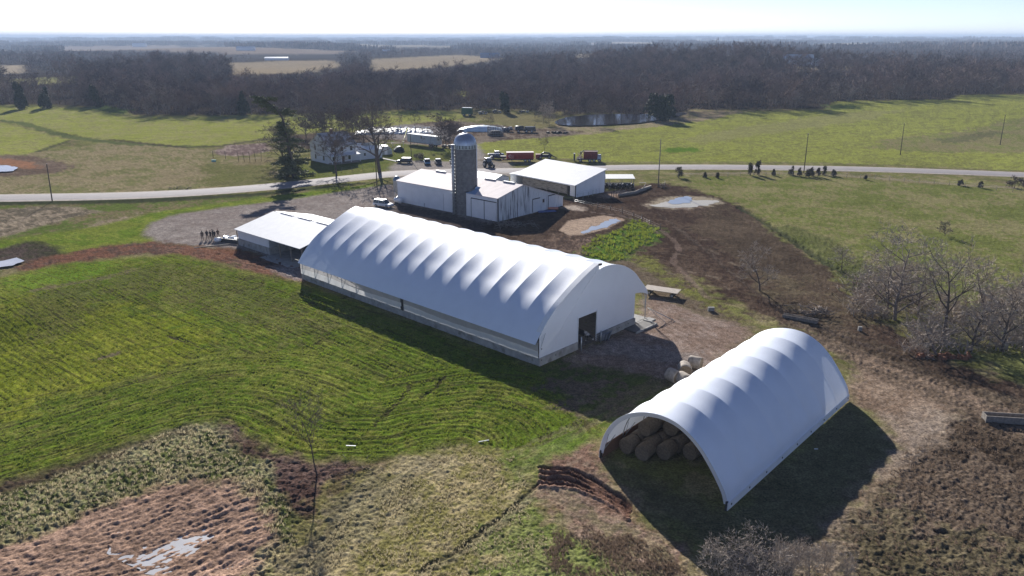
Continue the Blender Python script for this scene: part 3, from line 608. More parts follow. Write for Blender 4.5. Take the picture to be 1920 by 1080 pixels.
# ------------------------------------------------------------------ the big arch barn
bang = math.atan2(BG[1], BG[0])
barn = thing('dairy_barn', 'long white arched fabric barn with concrete base and open doorway in its gable', 'barn', (BB[0], BB[1], 0), bang)
LB = 52.0; NB = 14; BAY = LB / NB
PL = catmull([(-.65, 2.9), (.35, 4.15), (1.66, 5.5), (3.1, 6.65), (4.81, 7.65), (6.3, 8.45), (7.87, 9.2), (9.6, 9.95), (11.35, 10.5)], 5)
PR = catmull([(11.45, 9.72), (12.8, 9.88), (14.5, 9.75), (16.4, 9.28), (18.2, 8.45), (19.7, 7.45), (20.9, 6.25), (22.1, 5.1), (22.85, 4.2), (23.0, 3.7)], 5)
def arch_sheet(prof, L, nb, sag, wfun, nv=10, y0=0., thick=0.):
    """fabric stretched over ribs: each bay sags between them, crease at each rib"""
    P = np.array(prof); T = np.gradient(P, axis=0); T /= np.linalg.norm(T, axis=1)[:, None]; Nn = np.stack([-T[:, 1], T[:, 0]], 1)
    if Nn[:, 1].mean() < 0: Nn = -Nn
    V, Qd = [], []; nu = len(P); bay = L / nb
    W = np.array([wfun(i / (nu - 1)) for i in range(nu)])
    for b in range(nb):
        o = len(V)
        for k in range(nv + 1):
            u = k / nv; d = -sag * (1 - abs(2 * u - 1) ** 1.7) * W
            for i in range(nu): V.append((P[i, 0] + Nn[i, 0] * d[i], y0 + (b + u) * bay, P[i, 1] + Nn[i, 1] * d[i]))
        for k in range(nv):
            for i in range(nu - 1): Qd.append((o + k * nu + i, o + k * nu + i + 1, o + (k + 1) * nu + i + 1, o + (k + 1) * nu + i))
    return np.array(V), np.array(Qd)
V, Qd = arch_sheet(PL, LB, NB, .125, lambda u: sst(.10, .40, u) * (1 - .95 * sst(.38, 1.0, u)))
o = np_mesh('fabric_roof', V, Qd, FAB, True); o.parent = barn; o['label'] = 'left fabric slope with a crease at every rib'
V, Qd = arch_sheet(PR, LB, NB, .16, lambda u: sst(0, .2, u) * (1 - .6 * sst(.7, 1, u)))
o = np_mesh('fabric_roof', V, Qd[:, ::-1], FAB, True); o.parent = barn; o['label'] = 'right fabric slope dropping below the ridge vent'
m = MB(); m.box(11.352, 11.40, .0, LB, 9.75, 10.47); m.build('ridge_vent', METW, barn)
m = MB(); m.box(11.15, 11.6, -.35, -.1, 10.35, 10.6); m.build('ridge_end_cap', DKMET, barn)
# near gable: outline with doorway, built as vertical strips following both arches
DO = (7.4, 11.25, 4.2)
def arch_top(s):
    if s <= 11.4: return float(np.interp(s, PL[:, 0], PL[:, 1]))
    return float(np.interp(s, PR[:, 0], PR[:, 1]))
def low_edge(s):
    if s > 19.85: return float(np.interp(s, [19.85, 20.6, 21.6, 22.6, 23.0], [4.5, 4.42, 4.25, 3.85, 3.6]))
    if DO[0] < s < DO[1]: return DO[2]
    return 1.0
ss = sorted(set([round(v, 3) for v in np.linspace(0.02, 22.98, 70)] + [DO[0] - .001, DO[0] + .001, DO[1] - .001, DO[1] + .001, 11.38, 11.42, 19.84, 19.86]))
m = MB(); vs = []; fs = []
for s_ in ss: vs += [(s_, -.03, low_edge(s_)), (s_, -.03, arch_top(s_) - .02)]
for i in range(len(ss) - 1): fs.append((2 * i, 2 * i + 2, 2 * i + 3, 2 * i + 1))
m.add(vs, fs, True); m.build('gable_wall', FABG, barn)
# rolled fabric lip down the left slope of the gable and lacing
lp = MB()
for i in range(len(PL) - 1):
    if PL[i, 0] < .3: continue
    a, b = PL[i], PL[i + 1]
    lp.add([(a[0], -.05, a[1] + .03), (b[0], -.05, b[1] + .03), (b[0], .75, b[1] + .035), (a[0], .75, a[1] + .035)], [(0, 1, 2, 3)], True)
    lp.add([(a[0], -.06, a[1] + .03), (b[0], -.06, b[1] + .03), (b[0], -.06, b[1] - .14), (a[0], -.06, a[1] - .14)], [(0, 1, 2, 3)], True)
lp.build('fabric_hem', WPAINT, barn)
lc = MB()
for k in range(13):
    u0 = k / 13 + .02; u1 = u0 + .045
    p0 = np.array([1.9, 1.1]) + np.array([9.2, 8.7]) * u0; p1 = np.array([1.9, 1.1]) + np.array([9.2, 8.7]) * u1
    bow = lambda u: .55 * math.sin(math.pi * u)
    lc = MB(); lc.rbox((p0[0] + p1[0]) / 2, -.055, (p0[1] + p1[1]) / 2 + bow(u0), .62, .02, .07, ry=-math.atan2(8.7, 9.2)); lc.build('lace_strip', WPAINT, barn)
m = MB(); m.box(-.08, DO[0] - .05, -.22, .03, -1.5, 1.0).box(DO[1] + .05, 19.9, -.22, .03, -1.0, 1.0).box(19.72, 19.92, .03, LB, -.5, 1.0); m.box(-.10, .12, .031, LB, -2.0, 1.0)
m.build('concrete_wall', CONC, barn)
m = MB()
for s_, z_ in ((2.9, .62), (13.9, .62), (16.1, .62), (18.2, .62), (.25, 2.2), (.25, .75)): MB().rbox(s_, -.235, z_, .13, .04, .13).build('wall_bolt', DKMET, barn)
m = MB(); m.box(DO[0] - .14, DO[0], -.12, .05, 1.0, 4.3).box(DO[1], DO[1] + .16, -.12, .05, 0, 4.3).box(DO[0] - .14, DO[1] + .16, -.12, .05, 4.2, 4.34); m.build('door_frame', METW, barn)
# side curtains, left
def curtain(name, x, y0, y1, z0, z1, m_, nseg=60, amp=.03, lbl=None):
    vs = []; fs = []
    for i in range(nseg + 1):
        y = y0 + (y1 - y0) * i / nseg; d = amp * math.sin(y * 2.4) + amp * .6 * math.sin(y * .83 + 1)
        dz_ = .12 * math.sin(y * .31) * (1 if name == 'side_curtain' and z0 > 1.5 else 0)
        for z in (z0 + dz_, .5 * (z0 + z1), z1): vs.append((x + d, y, z))
    for i in range(nseg):
        for k in range(2): fs.append((i * 3 + k, i * 3 + k + 1, i * 3 + k + 4, i * 3 + k + 3))
    o = MB().add(vs, fs, True).build(name, m_, barn)
    if lbl: o['label'] = lbl
curtain('side_curtain', -.14, .0, 25.45, 1.0, 1.98, CURT, lbl='lower white curtain'); curtain('side_curtain', -.14, 25.9, LB, 1.0, 1.98, CURT, lbl='lower white curtain')
curtain('side_curtain', -.19, .0, 25.45, 1.9, 3.05, CURT2, lbl='upper greyish curtain'); curtain('side_curtain', -.19, 25.9, LB, 1.9, 3.05, CURT2, lbl='upper greyish curtain')
m = MB(); m.rbox(-.25, 25.68, 2.55, .3, .35, .7).rbox(-.25, 25.68, 1.85, .16, .2, .8).rbox(-.26, 25.68, 1.3, .26, .4, .55); m.build('curtain_winch', DKMET, barn)
m = MB(); m.tube([(-.25, 0, 3.0), (-.25, LB, 3.0)], .05, 5); m.build('curtain_pipe', GALV, barn)
# trusses, feed alley posts, inside floor
for b in range(NB + 1):
    y = min(max(b * BAY, .25), LB - .2)
    m = MB(); m.tube([(p[0], y, p[1] - .22) for p in PL[::2]], .06, 4); m.tube([(p[0] + .35, y, p[1] - .85) for p in PL[4:-3:3]], .04, 4)
    m.tube([(.1, y, 1.0), (.1, y, 3.1)], .06, 4); m.tube([(.15, y, 1.05), (.75, y + .9, 4.1)], .04, 4); m.tube([(.15, y, 1.05), (.75, y - .6, 4.1)], .04, 4)
    m.build('truss', GALV, barn)
    m = MB(); m.tube([(p[0], y, p[1] - .22) for p in PR[::2]], .06, 4); m.build('truss', GALV, barn)
    m = MB(); m.tube([(22.95, y, 0), (22.95, y, 4.0)], .07, 5); m.tube([(22.95, y, 1.2), (22.45, y, 4.6)], .045, 4); m.tube([(22.95, y, 1.2), (22.95, y + .8, 3.9)], .035, 4)
    m.build('alley_post', GALV, barn)
m = MB(); m.box(.2, 19.6, .1, LB - .1, -.02, .03); m.build('barn_floor', CONCD, barn)
m = MB(); m.box(19.95, 23.3, .1, LB, .0, .07); m.build('feed_alley', CONC, barn)
V, Qd = None, None
m = MB(); m.box(19.76, 19.80, 0, LB, 1.0, 4.5); m.build('side_curtain', CURT, barn)
m = MB()
for a, b in (((22.95, -.1, 1.7), (24.8, -3.6, .0)), ((22.95, -.1, 1.7), (25.2, -3.0, .0)), ((22.95, -.1, 1.7), (23.4, -3.0, .0))): m.tube([a, b], .035, 4)
m.build('guy_cable', GALV, barn)
def lw(s_, t_, z=0):   # barn-local to world
    p = BB + BG * s_ + BA * t_; return (p[0], p[1], z)
m = MB(); m.box(0, 4.6, -.12, .12, 0, .9).box(0, 4.6, -.12, .12, 1.0, 1.02)
gt = thing('farm_gate', 'dark tubular gate closing the barn doorway in front of the cows', 'gate', lw(7.3, -.75), bang)
m = MB()
for z in (.25, .5, .75, 1.0, 1.3): m.tube([(0, 0, z), (4.0, 0, z)], .03, 5)
for x in (0, 1.3, 2.6, 4.0): m.tube([(x, 0, .15), (x, 0, 1.35)], .035, 5)
m.build('gate_rails', mat('gate_pipe', (.10, .085, .07), rough=.7, var=.3), gt)
MB().tube([(0, 0, 0), (0, 0, 1.9)], .09, 6).build('gate_post', GALV, gt); MB().tube([(4.05, 0, 0), (4.05, 0, 1.6)], .09, 6).build('gate_post', GALV, gt)
pl_ = thing('folded_panel_stack', 'grey folded panels leaning on the barn wall right of the doorway', 'panel', lw(11.5, -.7), bang)
for k in range(4):
    m = MB(); m.rbox(.5 + k * .3, -.1 - .1 * k, .62, 1.3, .05, 1.15, rz=.25 * k - .3, rx=.28); m.build('panel', mat('grey_blue_panel', (.20, .22, .26), rough=.6), pl_)
pad = thing('manure_pad', 'dark slatted concrete pad beside the right end of the barn gable', 'concrete pad', lw(17.2, -2.3), bang)
m = MB(); m.box(0, 4.6, 0, 2.0, .0, .14); m.build('pad_slab', CONCD, pad); m = MB(); m.box(-.15, 4.75, -.2, -.01, 0, .24).box(4.61, 4.78, -.2, 2.1, 0, .24); m.build('pad_kerb', CONC, pad)
tk = tag(MB().box(20.3, 23.5, -1.2, -.05, 0, .12).build('concrete_step', CONC), 'pale concrete apron under the open right eave of the barn', 'apron'); tk.location = (BB[0], BB[1], 0); tk.rotation_euler = (0, 0, bang)

# ------------------------------------------------------------------ hay shed (arch open at both ends)
HO = np.array([8.30, 65.62]); hang = math.atan2(-.667, .745)
hay = thing('hay_shed', 'white arched fabric hay shed open at both ends with round bales inside', 'hay shed', (HO[0], HO[1], 0), hang)
HP = catmull([(-.05, .62), (.22, 2.0), (.75, 3.3), (1.55, 4.45), (2.6, 5.4), (3.9, 6.1), (5.3, 6.5), (6.6, 6.6), (7.9, 6.4), (9.2, 5.8), (10.4, 4.85), (11.4, 3.7), (12.2, 2.6), (12.85, 1.55), (13.15, .62)], 4)
HL = 28.2
V, Qd = arch_sheet(HP, HL, 8, .16, lambda u: math.sin(math.pi * u) ** .45, nv=10)
o = np_mesh('fabric_roof', V, Qd, FAB, True); o.parent = hay
def offs(P, d):
    T = np.gradient(P, axis=0); T /= np.linalg.norm(T, axis=1)[:, None]; Nn = np.stack([T[:, 1], -T[:, 0]], 1); return P + Nn * d
for y_, nm in ((-.02, 'front'), (HL + .02, 'back')):
    I = offs(HP, .42); m = MB(); vs = []
    for a, b in zip(HP, I): vs += [(a[0], y_, a[1]), (b[0], y_ + (.1 if nm == 'front' else -.1), b[1])]
    m.add(vs, [(2 * i, 2 * i + 2, 2 * i + 3, 2 * i + 1) for i in range(len(HP) - 1)], True); m.build('end_fascia', FABG, hay)
m = MB(); m.box(13.12, 13.2, 0, HL, .05, .72); m.build('eave_skirt', METW, hay)
m = MB(); m.box(-.08, .0, 0, HL, .05, .72); m.build('eave_skirt', METW, hay)
m = MB()
for k in range(9): MB().rbox(13.22, .6 + k * (HL - 1) / 8, .45, .05, .14, .14).build('skirt_bolt', DKMET, hay)
for b in range(9):
    y = min(max(b * HL / 8, .2), HL - .15); m = MB(); m.tube([(p[0], y, p[1]) for p in offs(HP, .18)[::2]], .055, 4)
    if b in (0, 1, 2):
        m.tube([(.2, y, .7), (1.2, y + .5, 2.6)], .035, 4); m.tube([(.5, y, 1.2), (1.0, y - .35, 2.9)], .03, 4)
    m.build('truss', GALV, hay)
m = MB(); m.box(.12, .22, .3, HL - .3, .0, 1.25); m.build('timber_wall', TIMB, hay)
MB().box(.05, .18, -.1, .15, -.1, .85).build('end_post', DKMET, hay); MB().box(12.98, 13.12, -.1, .15, -.3, .9).build('end_post', DKMET, hay)
def hw(s_, t_, z=0): 
    c, s2 = math.cos(hang), math.sin(hang); return (HO[0] + c * s_ - s2 * t_, HO[1] + s2 * s_ + c * t_, z)
# round bales
def make_bale(name, label, wrap, seed):
    r = random.Random(seed); t = thing(name, label, 'hay bale'); n = 28
    prof = []
    m = MB(); R0 = .78; L = 1.5
    rings = [(-L / 2, R0 * .93), (-L / 2 + .06, R0 * .99), (-.35, R0 * 1.01), (0, R0), (.4, R0 * 1.01), (L / 2 - .06, R0 * .99), (L / 2, R0 * .93)]
    vs = []
    for i, (y, rr) in enumerate(rings):
        for k in range(n):
            a = 2 * math.pi * k / n; q = rr * (1 + .025 * math.sin(5 * a + seed) + r.uniform(-.012, .012)); sq = .96 if math.sin(a) < -.6 else 1
            vs.append((q * math.cos(a), y, R0 * .95 + q * math.sin(a) * sq))
    fs = [(i * n + k, i * n + (k + 1) % n, (i + 1) * n + (k + 1) % n, (i + 1) * n + k) for i in range(len(rings) - 1) for k in range(n)]
    m.add(vs, fs, True); m.build('net_wrap', wrap, t)
    for y0, sg in ((-L / 2 - .004, 1), (L / 2 + .004, -1)):
        m = MB(); vs = [(0, y0 + sg * .05, R0 * .95)]
        for j in range(1, 7):
            for k in range(n):
                a = 2 * math.pi * k / n; q = R0 * .92 * j / 6; vs.append((q * math.cos(a), y0 + sg * (.05 if j % 2 else .0) * (j < 6), R0 * .95 + q * math.sin(a)))
        fs = [(0, 1 + k, 1 + (k + 1) % n) for k in range(n)] + [(1 + j * n + k, 1 + j * n + (k + 1) % n, 1 + (j + 1) * n + (k + 1) % n, 1 + (j + 1) * n + k) for j in range(5) for k in range(n)]
        m.add(vs, fs, True); m.build('bale_end', HAY, t)
    return t
bale0 = make_bale('round_bale', 'dim brown round hay bale stacked in the hay shed', HAY, 1)
spots = []
for j, (t_, ss_) in enumerate(((2.9, (1.5, 3.2)), (4.5, (1.35, 3.0, 4.7)), (6.1, (1.4, 3.1, 4.8, 6.5, 9.9)), (7.8, (1.4, 3.1, 4.8, 6.5, 8.2, 9.9)), (9.5, (1.4, 3.1, 4.8, 6.5, 8.2, 9.9)))):
    for s_ in ss_: spots.append((s_ + rnd.uniform(-.08, .08), t_ + rnd.uniform(-.12, .12), 0.))
for t_, ss_ in ((4.9, (2.2,)), (6.6, (2.2, 3.95)), (8.3, (2.25, 3.95, 5.65)), (10.0, (2.25, 3.95, 5.65, 7.35)), (11.8, (2.25, 3.95, 5.65, 7.35))):
    for s_ in ss_: spots.append((s_ + rnd.uniform(-.08, .08), t_ + rnd.uniform(-.12, .12), 1.36 if t_ < 11 else 1.2))
for i, (a, b, c_) in enumerate(spots):
    o = bale0 if i == 0 else copy_tree(bale0)
    o.location = hw(a, b, c_ + .02); o.rotation_euler = (0, 0, hang + rnd.uniform(-.12, .12)); o['group'] = 'round bales stacked inside the hay shed'
baleW = make_bale('round_bale', '', HAYW, 5)
outb = [((1262, 715), .45, 'weathered round bale lying nearest the barn shade behind the hay shed'), ((1283, 702), -.25, 'pale ring-ended round bale in the middle of those behind the hay shed'),
        ((1303, 690), .9, 'round bale farthest up the drive behind the hay shed'), ((1282, 722), .3, 'round bale tucked against the left side of the hay shed')]
for i, (q, a, lb) in enumerate(outb):
    o = baleW if i == 0 else copy_tree(baleW)
    p = ground_at(*q); o.location = (p[0], p[1], p[2] - .03); o.rotation_euler = (0, 0, hang + a + .9); o['label'] = lb; o['group'] = 'round bales outside behind the hay shed'

# ------------------------------------------------------------------ low white shed joined to the far end of the barn
def frame(px, ang): return None
A6 = np.array([-52.35, 145.2]); ang6 = R(-41.8)
low = thing('machine_shed', 'low white gabled shed with open bays behind the far end of the long barn', 'shed', (A6[0], A6[1], 0), ang6)
# local: x along the front to the right, y away from the viewer
W6, L6, e6, r6 = 16.5, 21.5, 3.15, 5.2
m = MB(); m.add([(-.4, -.5, e6), (L6, -.5, e6), (L6, W6 / 2, r6), (-.4, W6 / 2, r6), (-.4, -.5, e6 - .1), (L6, -.5, e6 - .1), (L6, W6 / 2, r6 - .1), (-.4, W6 / 2, r6 - .1)], [(0, 1, 2, 3), (7, 6, 5, 4), (0, 4, 5, 1), (1, 5, 6, 2), (2, 6, 7, 3), (3, 7, 4, 0)])
m.build('roof', ROOFW, low)
m = MB(); m.add([(-.4, W6 / 2 + .35, r6 - .02), (L6, W6 / 2 + .35, r6 - .02), (L6, W6 + .5, e6), (-.4, W6 + .5, e6), (-.4, W6 / 2 + .35, r6 - .12), (L6, W6 / 2 + .35, r6 - .12), (L6, W6 + .5, e6 - .1), (-.4, W6 + .5, e6 - .1)], [(0, 1, 2, 3), (7, 6, 5, 4), (0, 4, 5, 1), (1, 5, 6, 2), (2, 6, 7, 3), (3, 7, 4, 0)])
o = m.build('roof', mat('blue_grey_tin_roof', (.42, .52, .66), rough=.5, var=.05), low); o['label'] = 'bluish far slope of the roof'
m = MB()
for x in (2.2, 8.2, 14.2): m.box(x, x + 4.0, W6 / 2 - .05, W6 / 2 + .45, r6 - .02, r6 + .10)
m.build('ridge_vent', mat('vent_slate', (.18, .22, .30), rough=.7), low)
m = MB(); m.box(0, 10.7, 0, .15, 1.35, e6).box(0, .12, .15, W6, 1.35, e6 + .1).box(0, 10.7, W6 - .15, W6, 0, e6); m.add([(0, .1, e6), (0, W6 - .1, e6), (0, W6 / 2, r6 - .1)], [(0, 1, 2)]); m.build('wall', METW, low)
m = MB(); m.box(-.06, 10.9, -.08, .2, -.5, 1.35).box(-.06, .18, .2, W6, 0, 1.35).box(10.7, 10.9, .2, 5, 0, 1.35); m.build('concrete_wall', CONC, low)
m = MB(); m.box(10.7, 10.78, .1, 6, 1.35, e6).box(10.7, L6, 9, 9.1, 0, r6 - .2); m.build('inner_wall', mat('grey_liner', (.35, .36, .38), rough=.7), low)
m = MB(); m.box(10.95, L6, -2.4, 9, -.3, .05); m.build('bay_floor', CONC, low)
for x in (14.2, 17.7, 21.2):
    m = MB(); m.box(x - .1, x + .1, .0, .2, 0, e6); m.build('post', WOODG, low)
m = MB(); m.box(-.46, -.41, -.5, W6 / 2, e6 - .2, e6 - .02); m.build('corner_trim', DKMET, low)
m = MB(); m.rbox(-.15, -.1, 1.6, .12, .12, 3.3); m.build('downpipe', DKMET, low)
def fw(O, ang, x, y, z=0):
    return (O[0] + math.cos(ang) * x - math.sin(ang) * y, O[1] + math.sin(ang) * x + math.cos(ang) * y, z)
sk = thing('skid_loader', 'small dark wheeled loader parked in the open bay of the low shed', 'loader', fw(A6, ang6, 19, 4.2), ang6 + .6)
m = MB(); m.box(-1.2, 1.0, -.7, .7, .5, 1.2).box(-1.1, .0, -.6, .6, 1.2, 2.0); m.build('body', mat('loader_yellow_grey', (.12, .10, .07)), sk)
for x in (-.75, .6):
    for y in (-.85, .85):
        m = MB(); m.cyl((x, y - .14, .42), (x, y + .14, .42), .42, 14); w_ = m.build('wheel', BLACK, sk); m = MB(); m.cyl((x, y - .15, .42), (x, y + .15, .42), .2, 12); m.build('rim', WPAINT, w_)
m = MB(); m.rbox(1.5, 0, .4, .5, 1.8, .6); m.build('bucket', RUST, sk)
# ------------------------------------------------------------------ old white dairy barn with silo
A1 = np.array([-27.6, 186.6]); ang1 = R(-41.6)
ob = thing('dairy_barn', 'old white tin-roofed dairy barn with sliding doors beside the tall silo', 'barn', (A1[0], A1[1], 0), ang1)
# local x along the front (0..32.8), y away from the viewer; gable profile y: 0 -> 22.7
EV, RI, BK = 5.15, 7.0, 2.25; YR, YB = 8.1, 22.7
def slab(m, x0, x1, y0, z0, y1, z1, th=.12):
    return m.add([(x0, y0, z0), (x1, y0, z0), (x1, y1, z1), (x0, y1, z1), (x0, y0, z0 - th), (x1, y0, z0 - th), (x1, y1, z1 - th), (x0, y1, z1 - th)], [(0, 1, 2, 3), (7, 6, 5, 4), (0, 4, 5, 1), (1, 5, 6, 2), (2, 6, 7, 3), (3, 7, 4, 0)])
o = slab(MB(), -.2, 19.6, -.25, EV, YR, RI).build('roof', ROOFP, ob); o['label'] = 'pale pink left roof slope'
m = MB(); vs = [(26.4, -.25, EV), (33.0, -.25, EV), (33.0, YR, RI), (19.6, YR, RI), (19.6, 3.6, EV + 3.85 * .222), (24.4, 3.6, EV + 3.85 * .222)]
n_ = len(vs); m.add(vs + [(a, b, c_ - .12) for a, b, c_ in vs], [tuple(range(n_)), tuple(range(2 * n_ - 1, n_ - 1, -1))] + [(i, (i + 1) % n_, (i + 1) % n_ + n_, i + n_) for i in range(n_)])
o = m.build('roof', ROOFP, ob); o['label'] = 'pale pink right roof slope cut back round the silo'
slab(MB(), -.2, 33.0, YR + .02, RI, YB + .2, BK - .03).build('roof', ROOFP, ob)
m = MB(); m.add([(23.2, -.2, 5.12), (26.38, -.2, 5.12), (24.4, 3.58, 6.0), (23.9, 2.6, 6.35)], [(0, 1, 2, 3)]); o = m.build('small_roof', mat('roof_shade_blue', (.30, .42, .58), rough=.5), ob); o['label'] = 'wedge of roof against the silo coloured with its bluish shade'  # the blue is shade on this roof piece, given as base colour
m = MB(); m.tube([(23.1, -.2, 5.2), (23.5, .5, 5.45), (23.85, 1.5, 5.9), (23.95, 2.7, 6.45)], .16, 6); m.build('flashing', DKMET, ob)
m = MB(); m.box(0, 19.6, 0, .2, 0, EV - .1).box(23.3, 32.8, 0, .2, 0, EV - .1).box(0, .2, .2, YB, 0, BK).box(0, 32.8, YB - .2, YB, 0, BK - .1).box(23.3, 23.45, .2, 4, 0, EV).box(19.45, 19.6, .2, 5, 0, EV)
m.prism([(0.2, 0), (0.2, EV - .1), (YR, RI - .15), (YB - .2, BK - .1), (YB - .2, 0)], 0.0, .18, 'x'); m.build('wall', METW, ob)
m = MB(); m.prism([(0, 0), (0, EV - .1), (YR, RI - .14), (10.5, 6.3), (10.5, 0)], 32.62, 32.8, 'x'); o = m.build('gable_wall', WALLS, ob); o['label'] = 'mildew-streaked board gable'
m = MB(); m.prism([(10.5, 0), (10.5, 6.3), (YB, BK - .1), (YB, 0)], 32.60, 32.78, 'x'); m.build('gable_wall', mat('white_boards', (.68, .69, .70), rough=.7, var=.12, scale=2, streak=(4, 4, .3), col2=(.36, .36, .37), thr=.62), ob)
for x0, x1, dy in ((25.1, 28.9, -.16), (29.0, 32.4, -.08)):
    m = MB(); m.box(x0, x1, dy - .06, dy, .05, 4.1); m.build('sliding_door', METW, ob); 
m = MB(); m.box(25.0, 25.08, -.25, -.01, 0, 4.2).box(28.9, 28.98, -.2, -.01, 0, 4.15).box(32.82, 32.9, -.1, .2, 0, EV).box(25.0, 32.5, -.24, -.01, 4.15, 4.28); m.build('door_track', DKMET, ob)
for y0 in (11.6, 17.2):
    m = MB(); m.box(32.80, 32.86, y0, y0 + 2.3, .2, 3.1); d_ = m.build('door', mat('white_door_boards', (.66, .67, .69), rough=.7, var=.15, streak=(4, 4, .3)), ob)
    m = MB(); m.box(32.87, 32.95, y0 - .1, y0 + 2.5, 3.1, 3.3).box(32.87, 32.95, y0 - .14, y0 - .05, .2, 3.1); m.build('door_rail', DKMET, d_)
m = MB(); m.box(32.80, 32.86, 15.2, 15.75, 1.9, 2.7); m.build('window', GLASS, ob)
for x0 in (5.2, 21.5, 27.2):
    m = MB(); m.box(x0, x0 + 3.2, YR - .3, YR + .3, RI, RI + .22); m.build('ridge_vent', GALV, ob)
m = MB(); m.rbox(16, -.02, 2.0, .08, .03, 4, 0).rbox(9.5, -.05, .5, .12, .1, .9); m.build('pipe', GALV, ob)
# silo
SC = np.array([-10.35, 173.6]); RS = 2.45
silo = thing('silo', 'tall grey stave silo with a ribbed metal dome rising through the old white barn', 'silo', (SC[0], SC[1], 0))
m = MB(); m.lathe([(RS, 0), (RS, 14.9)], 40); m.build('stave_wall', STAVE, silo)
for k in range(30):
    m = MB(); z = .5 + k * .49
    m.lathe([(RS + .01, z - .02), (RS + .035, z), (RS + .01, z + .02)], 40)
    if k == 0: hoops = m
    else: hoops.add(m.v, m.f, True)
hoops.build('hoops', mat('hoop_steel', (.13, .12, .12), rough=.7), silo)
m = MB(); m.lathe([(RS + .05, 14.6), (RS + .06, 15.4), (RS + .02, 15.42)], 40); m.build('collar', mat('collar_sheet', (.50, .54, .50), rough=.5, var=.5, scale=3, streak=(3, 3, .2)), silo)
m = MB(); m.lathe([(RS + .10, 14.78), (RS + .12, 14.8), (RS + .10, 14.83)], 40)
for k in range(22):
    a = 2 * math.pi * k / 22; m.rbox((RS + .07) * math.cos(a), (RS + .07) * math.sin(a), 15.05, .02, .18, .7, rz=a)
m.build('collar_ribs', DKMET, silo)
dome = [(RS + .10 if i == 0 else (RS + .08) * math.cos(math.pi / 2 * i / 10) ** .9 if i < 10 else .16, 15.42 + 2.55 * math.sin(math.pi / 2 * i / 10)) for i in range(11)] + [(.16, 18.1), (0, 18.15)]
m = MB(); m.lathe(dome, 40); m.build('dome', mat('silo_dome_steel', (.44, .47, .52), rough=.34, var=.15, metal=.75, streak=(1, 1, .3)), silo)
m = MB()
for k in range(20):
    a = 2 * math.pi * k / 20; m.tube([(r_ * math.cos(a) * 1.004, r_ * math.sin(a) * 1.004, z_ + .01) for r_, z_ in dome[:10]], .025, 4)
m.build('dome_ribs', GALV, silo)
m = MB(); a = R(205)
for zz in np.arange(0, 15.5, .75): m.rbox((RS + .45) * math.cos(a), (RS + .45) * math.sin(a), zz + .4, .75, .7, .1, rz=a)
m.tube([((RS + .5) * math.cos(a), (RS + .5) * math.sin(a), 0), ((RS + .5) * math.cos(a), (RS + .5) * math.sin(a), 15.6)], .33, 8); m.build('ladder_chute', GALV, silo)
m = MB(); a = R(-15); m.tube([((RS + .2) * math.cos(a), (RS + .2) * math.sin(a), 5.5), ((RS + .2) * math.cos(a), (RS + .2) * math.sin(a), 15.4), ((RS - .3) * math.cos(a), (RS - .3) * math.sin(a), 16)], .11, 8); m.build('filler_pipe', WPAINT, silo)
# feed bin and tank at the left end
p = fw(A1, ang1, -1.6, 1.3); fb = thing('feed_bin', 'grey cylindrical feed bin at the left end of the old white barn', 'feed bin', p)
m = MB(); m.lathe([(0.1, 1.2), (.95, 2.4), (.98, 4.9)], 20); m.build('bin_wall', GALV, fb); m = MB(); m.lathe([(1.0, 4.9), (.9, 5.3), (.5, 5.75), (.12, 5.9), (0, 5.9)], 20); m.build('bin_cap', mat('blue_steel_cap', (.20, .27, .33), rough=.4, metal=.5), fb)
for k in range(4):
    a = R(45 + 90 * k); m = MB(); m.tube([(.95 * math.cos(a), .95 * math.sin(a), 0), (.95 * math.cos(a), .95 * math.sin(a), 2.6)], .05, 5); m.build('leg', GALV, fb)
m = MB(); m.tube([(0, 0, .9), (-.7, -2.2, .3)], .1, 6); m.build('auger', GALV, fb)
p = fw(A1, ang1, 1.5, -1.3); tkk = thing('fuel_tank', 'white horizontal tank on the ground against the left end of the old white barn', 'tank', p, ang1)
m = MB(); m.tube([(-1.25, 0, .75), (-1.15, 0, .75), (-.95, 0, .75), (.95, 0, .75), (1.15, 0, .75), (1.25, 0, .75)], [.15, .42, .58, .58, .42, .15], 18); m.build('tank_shell', WPAINT, tkk)
for x in (-.7, .7):
    m = MB(); m.rbox(x, 0, .12, .2, .9, .24); m.build('leg', CONC, tkk)
# ------------------------------------------------------------------ mono-pitch cattle shed
A3 = np.array([2.8, 206.4]); ang3 = R(-48.8)
sh = thing('cattle_shed', 'white mono-pitch cattle shed with a weathered open board front', 'shed', (A3[0], A3[1], 0), ang3)
L3, W3 = 19.6, 10.6
slab(MB(), -3.0, L3 + .3, -.5, 3.1, W3 + .5, 6.0, .14).build('roof', ROOFW, sh)
m = MB(); m.prism([(0, 0), (0, 3.0), (W3, 5.75), (W3 + .35, 3.6), (W3 + .1, 3.2), (W3, 0)], L3 - .15, L3, 'x').prism([(0, 0), (0, 3.0), (W3, 5.75), (W3, 0)], -2.6, -2.45, 'x').box(-2.6, L3, W3 - .15, W3, 0, 5.6); m.build('wall', METW, sh)
m = MB(); m.box(.2, L3 - 3.0, .0, .12, .5, 2.55); m.build('board_front', mat('weathered_boards', (.36, .32, .27), rough=.9, var=.4, scale=2, streak=(.4, 1, 5), col2=(.12, .10, .09), thr=.56), sh)
m = MB(); m.box(L3 - 1.9, L3 - .2, .0, .12, .2, 2.9); m.build('wall', METW, sh)
m = MB(); m.box(L3 - .1, L3 + .06, -.56, W3 + .5, 0, .0001); 
m = MB(); m.box(L3 - .02, L3 + .1, -.1, .12, 0, 3.0); m.build('corner_trim', DKMET, sh)
m = MB(); m.box(-3.0, L3 + .3, -.56, -.505, 2.85, 3.1); m.build('fascia', METW, sh)
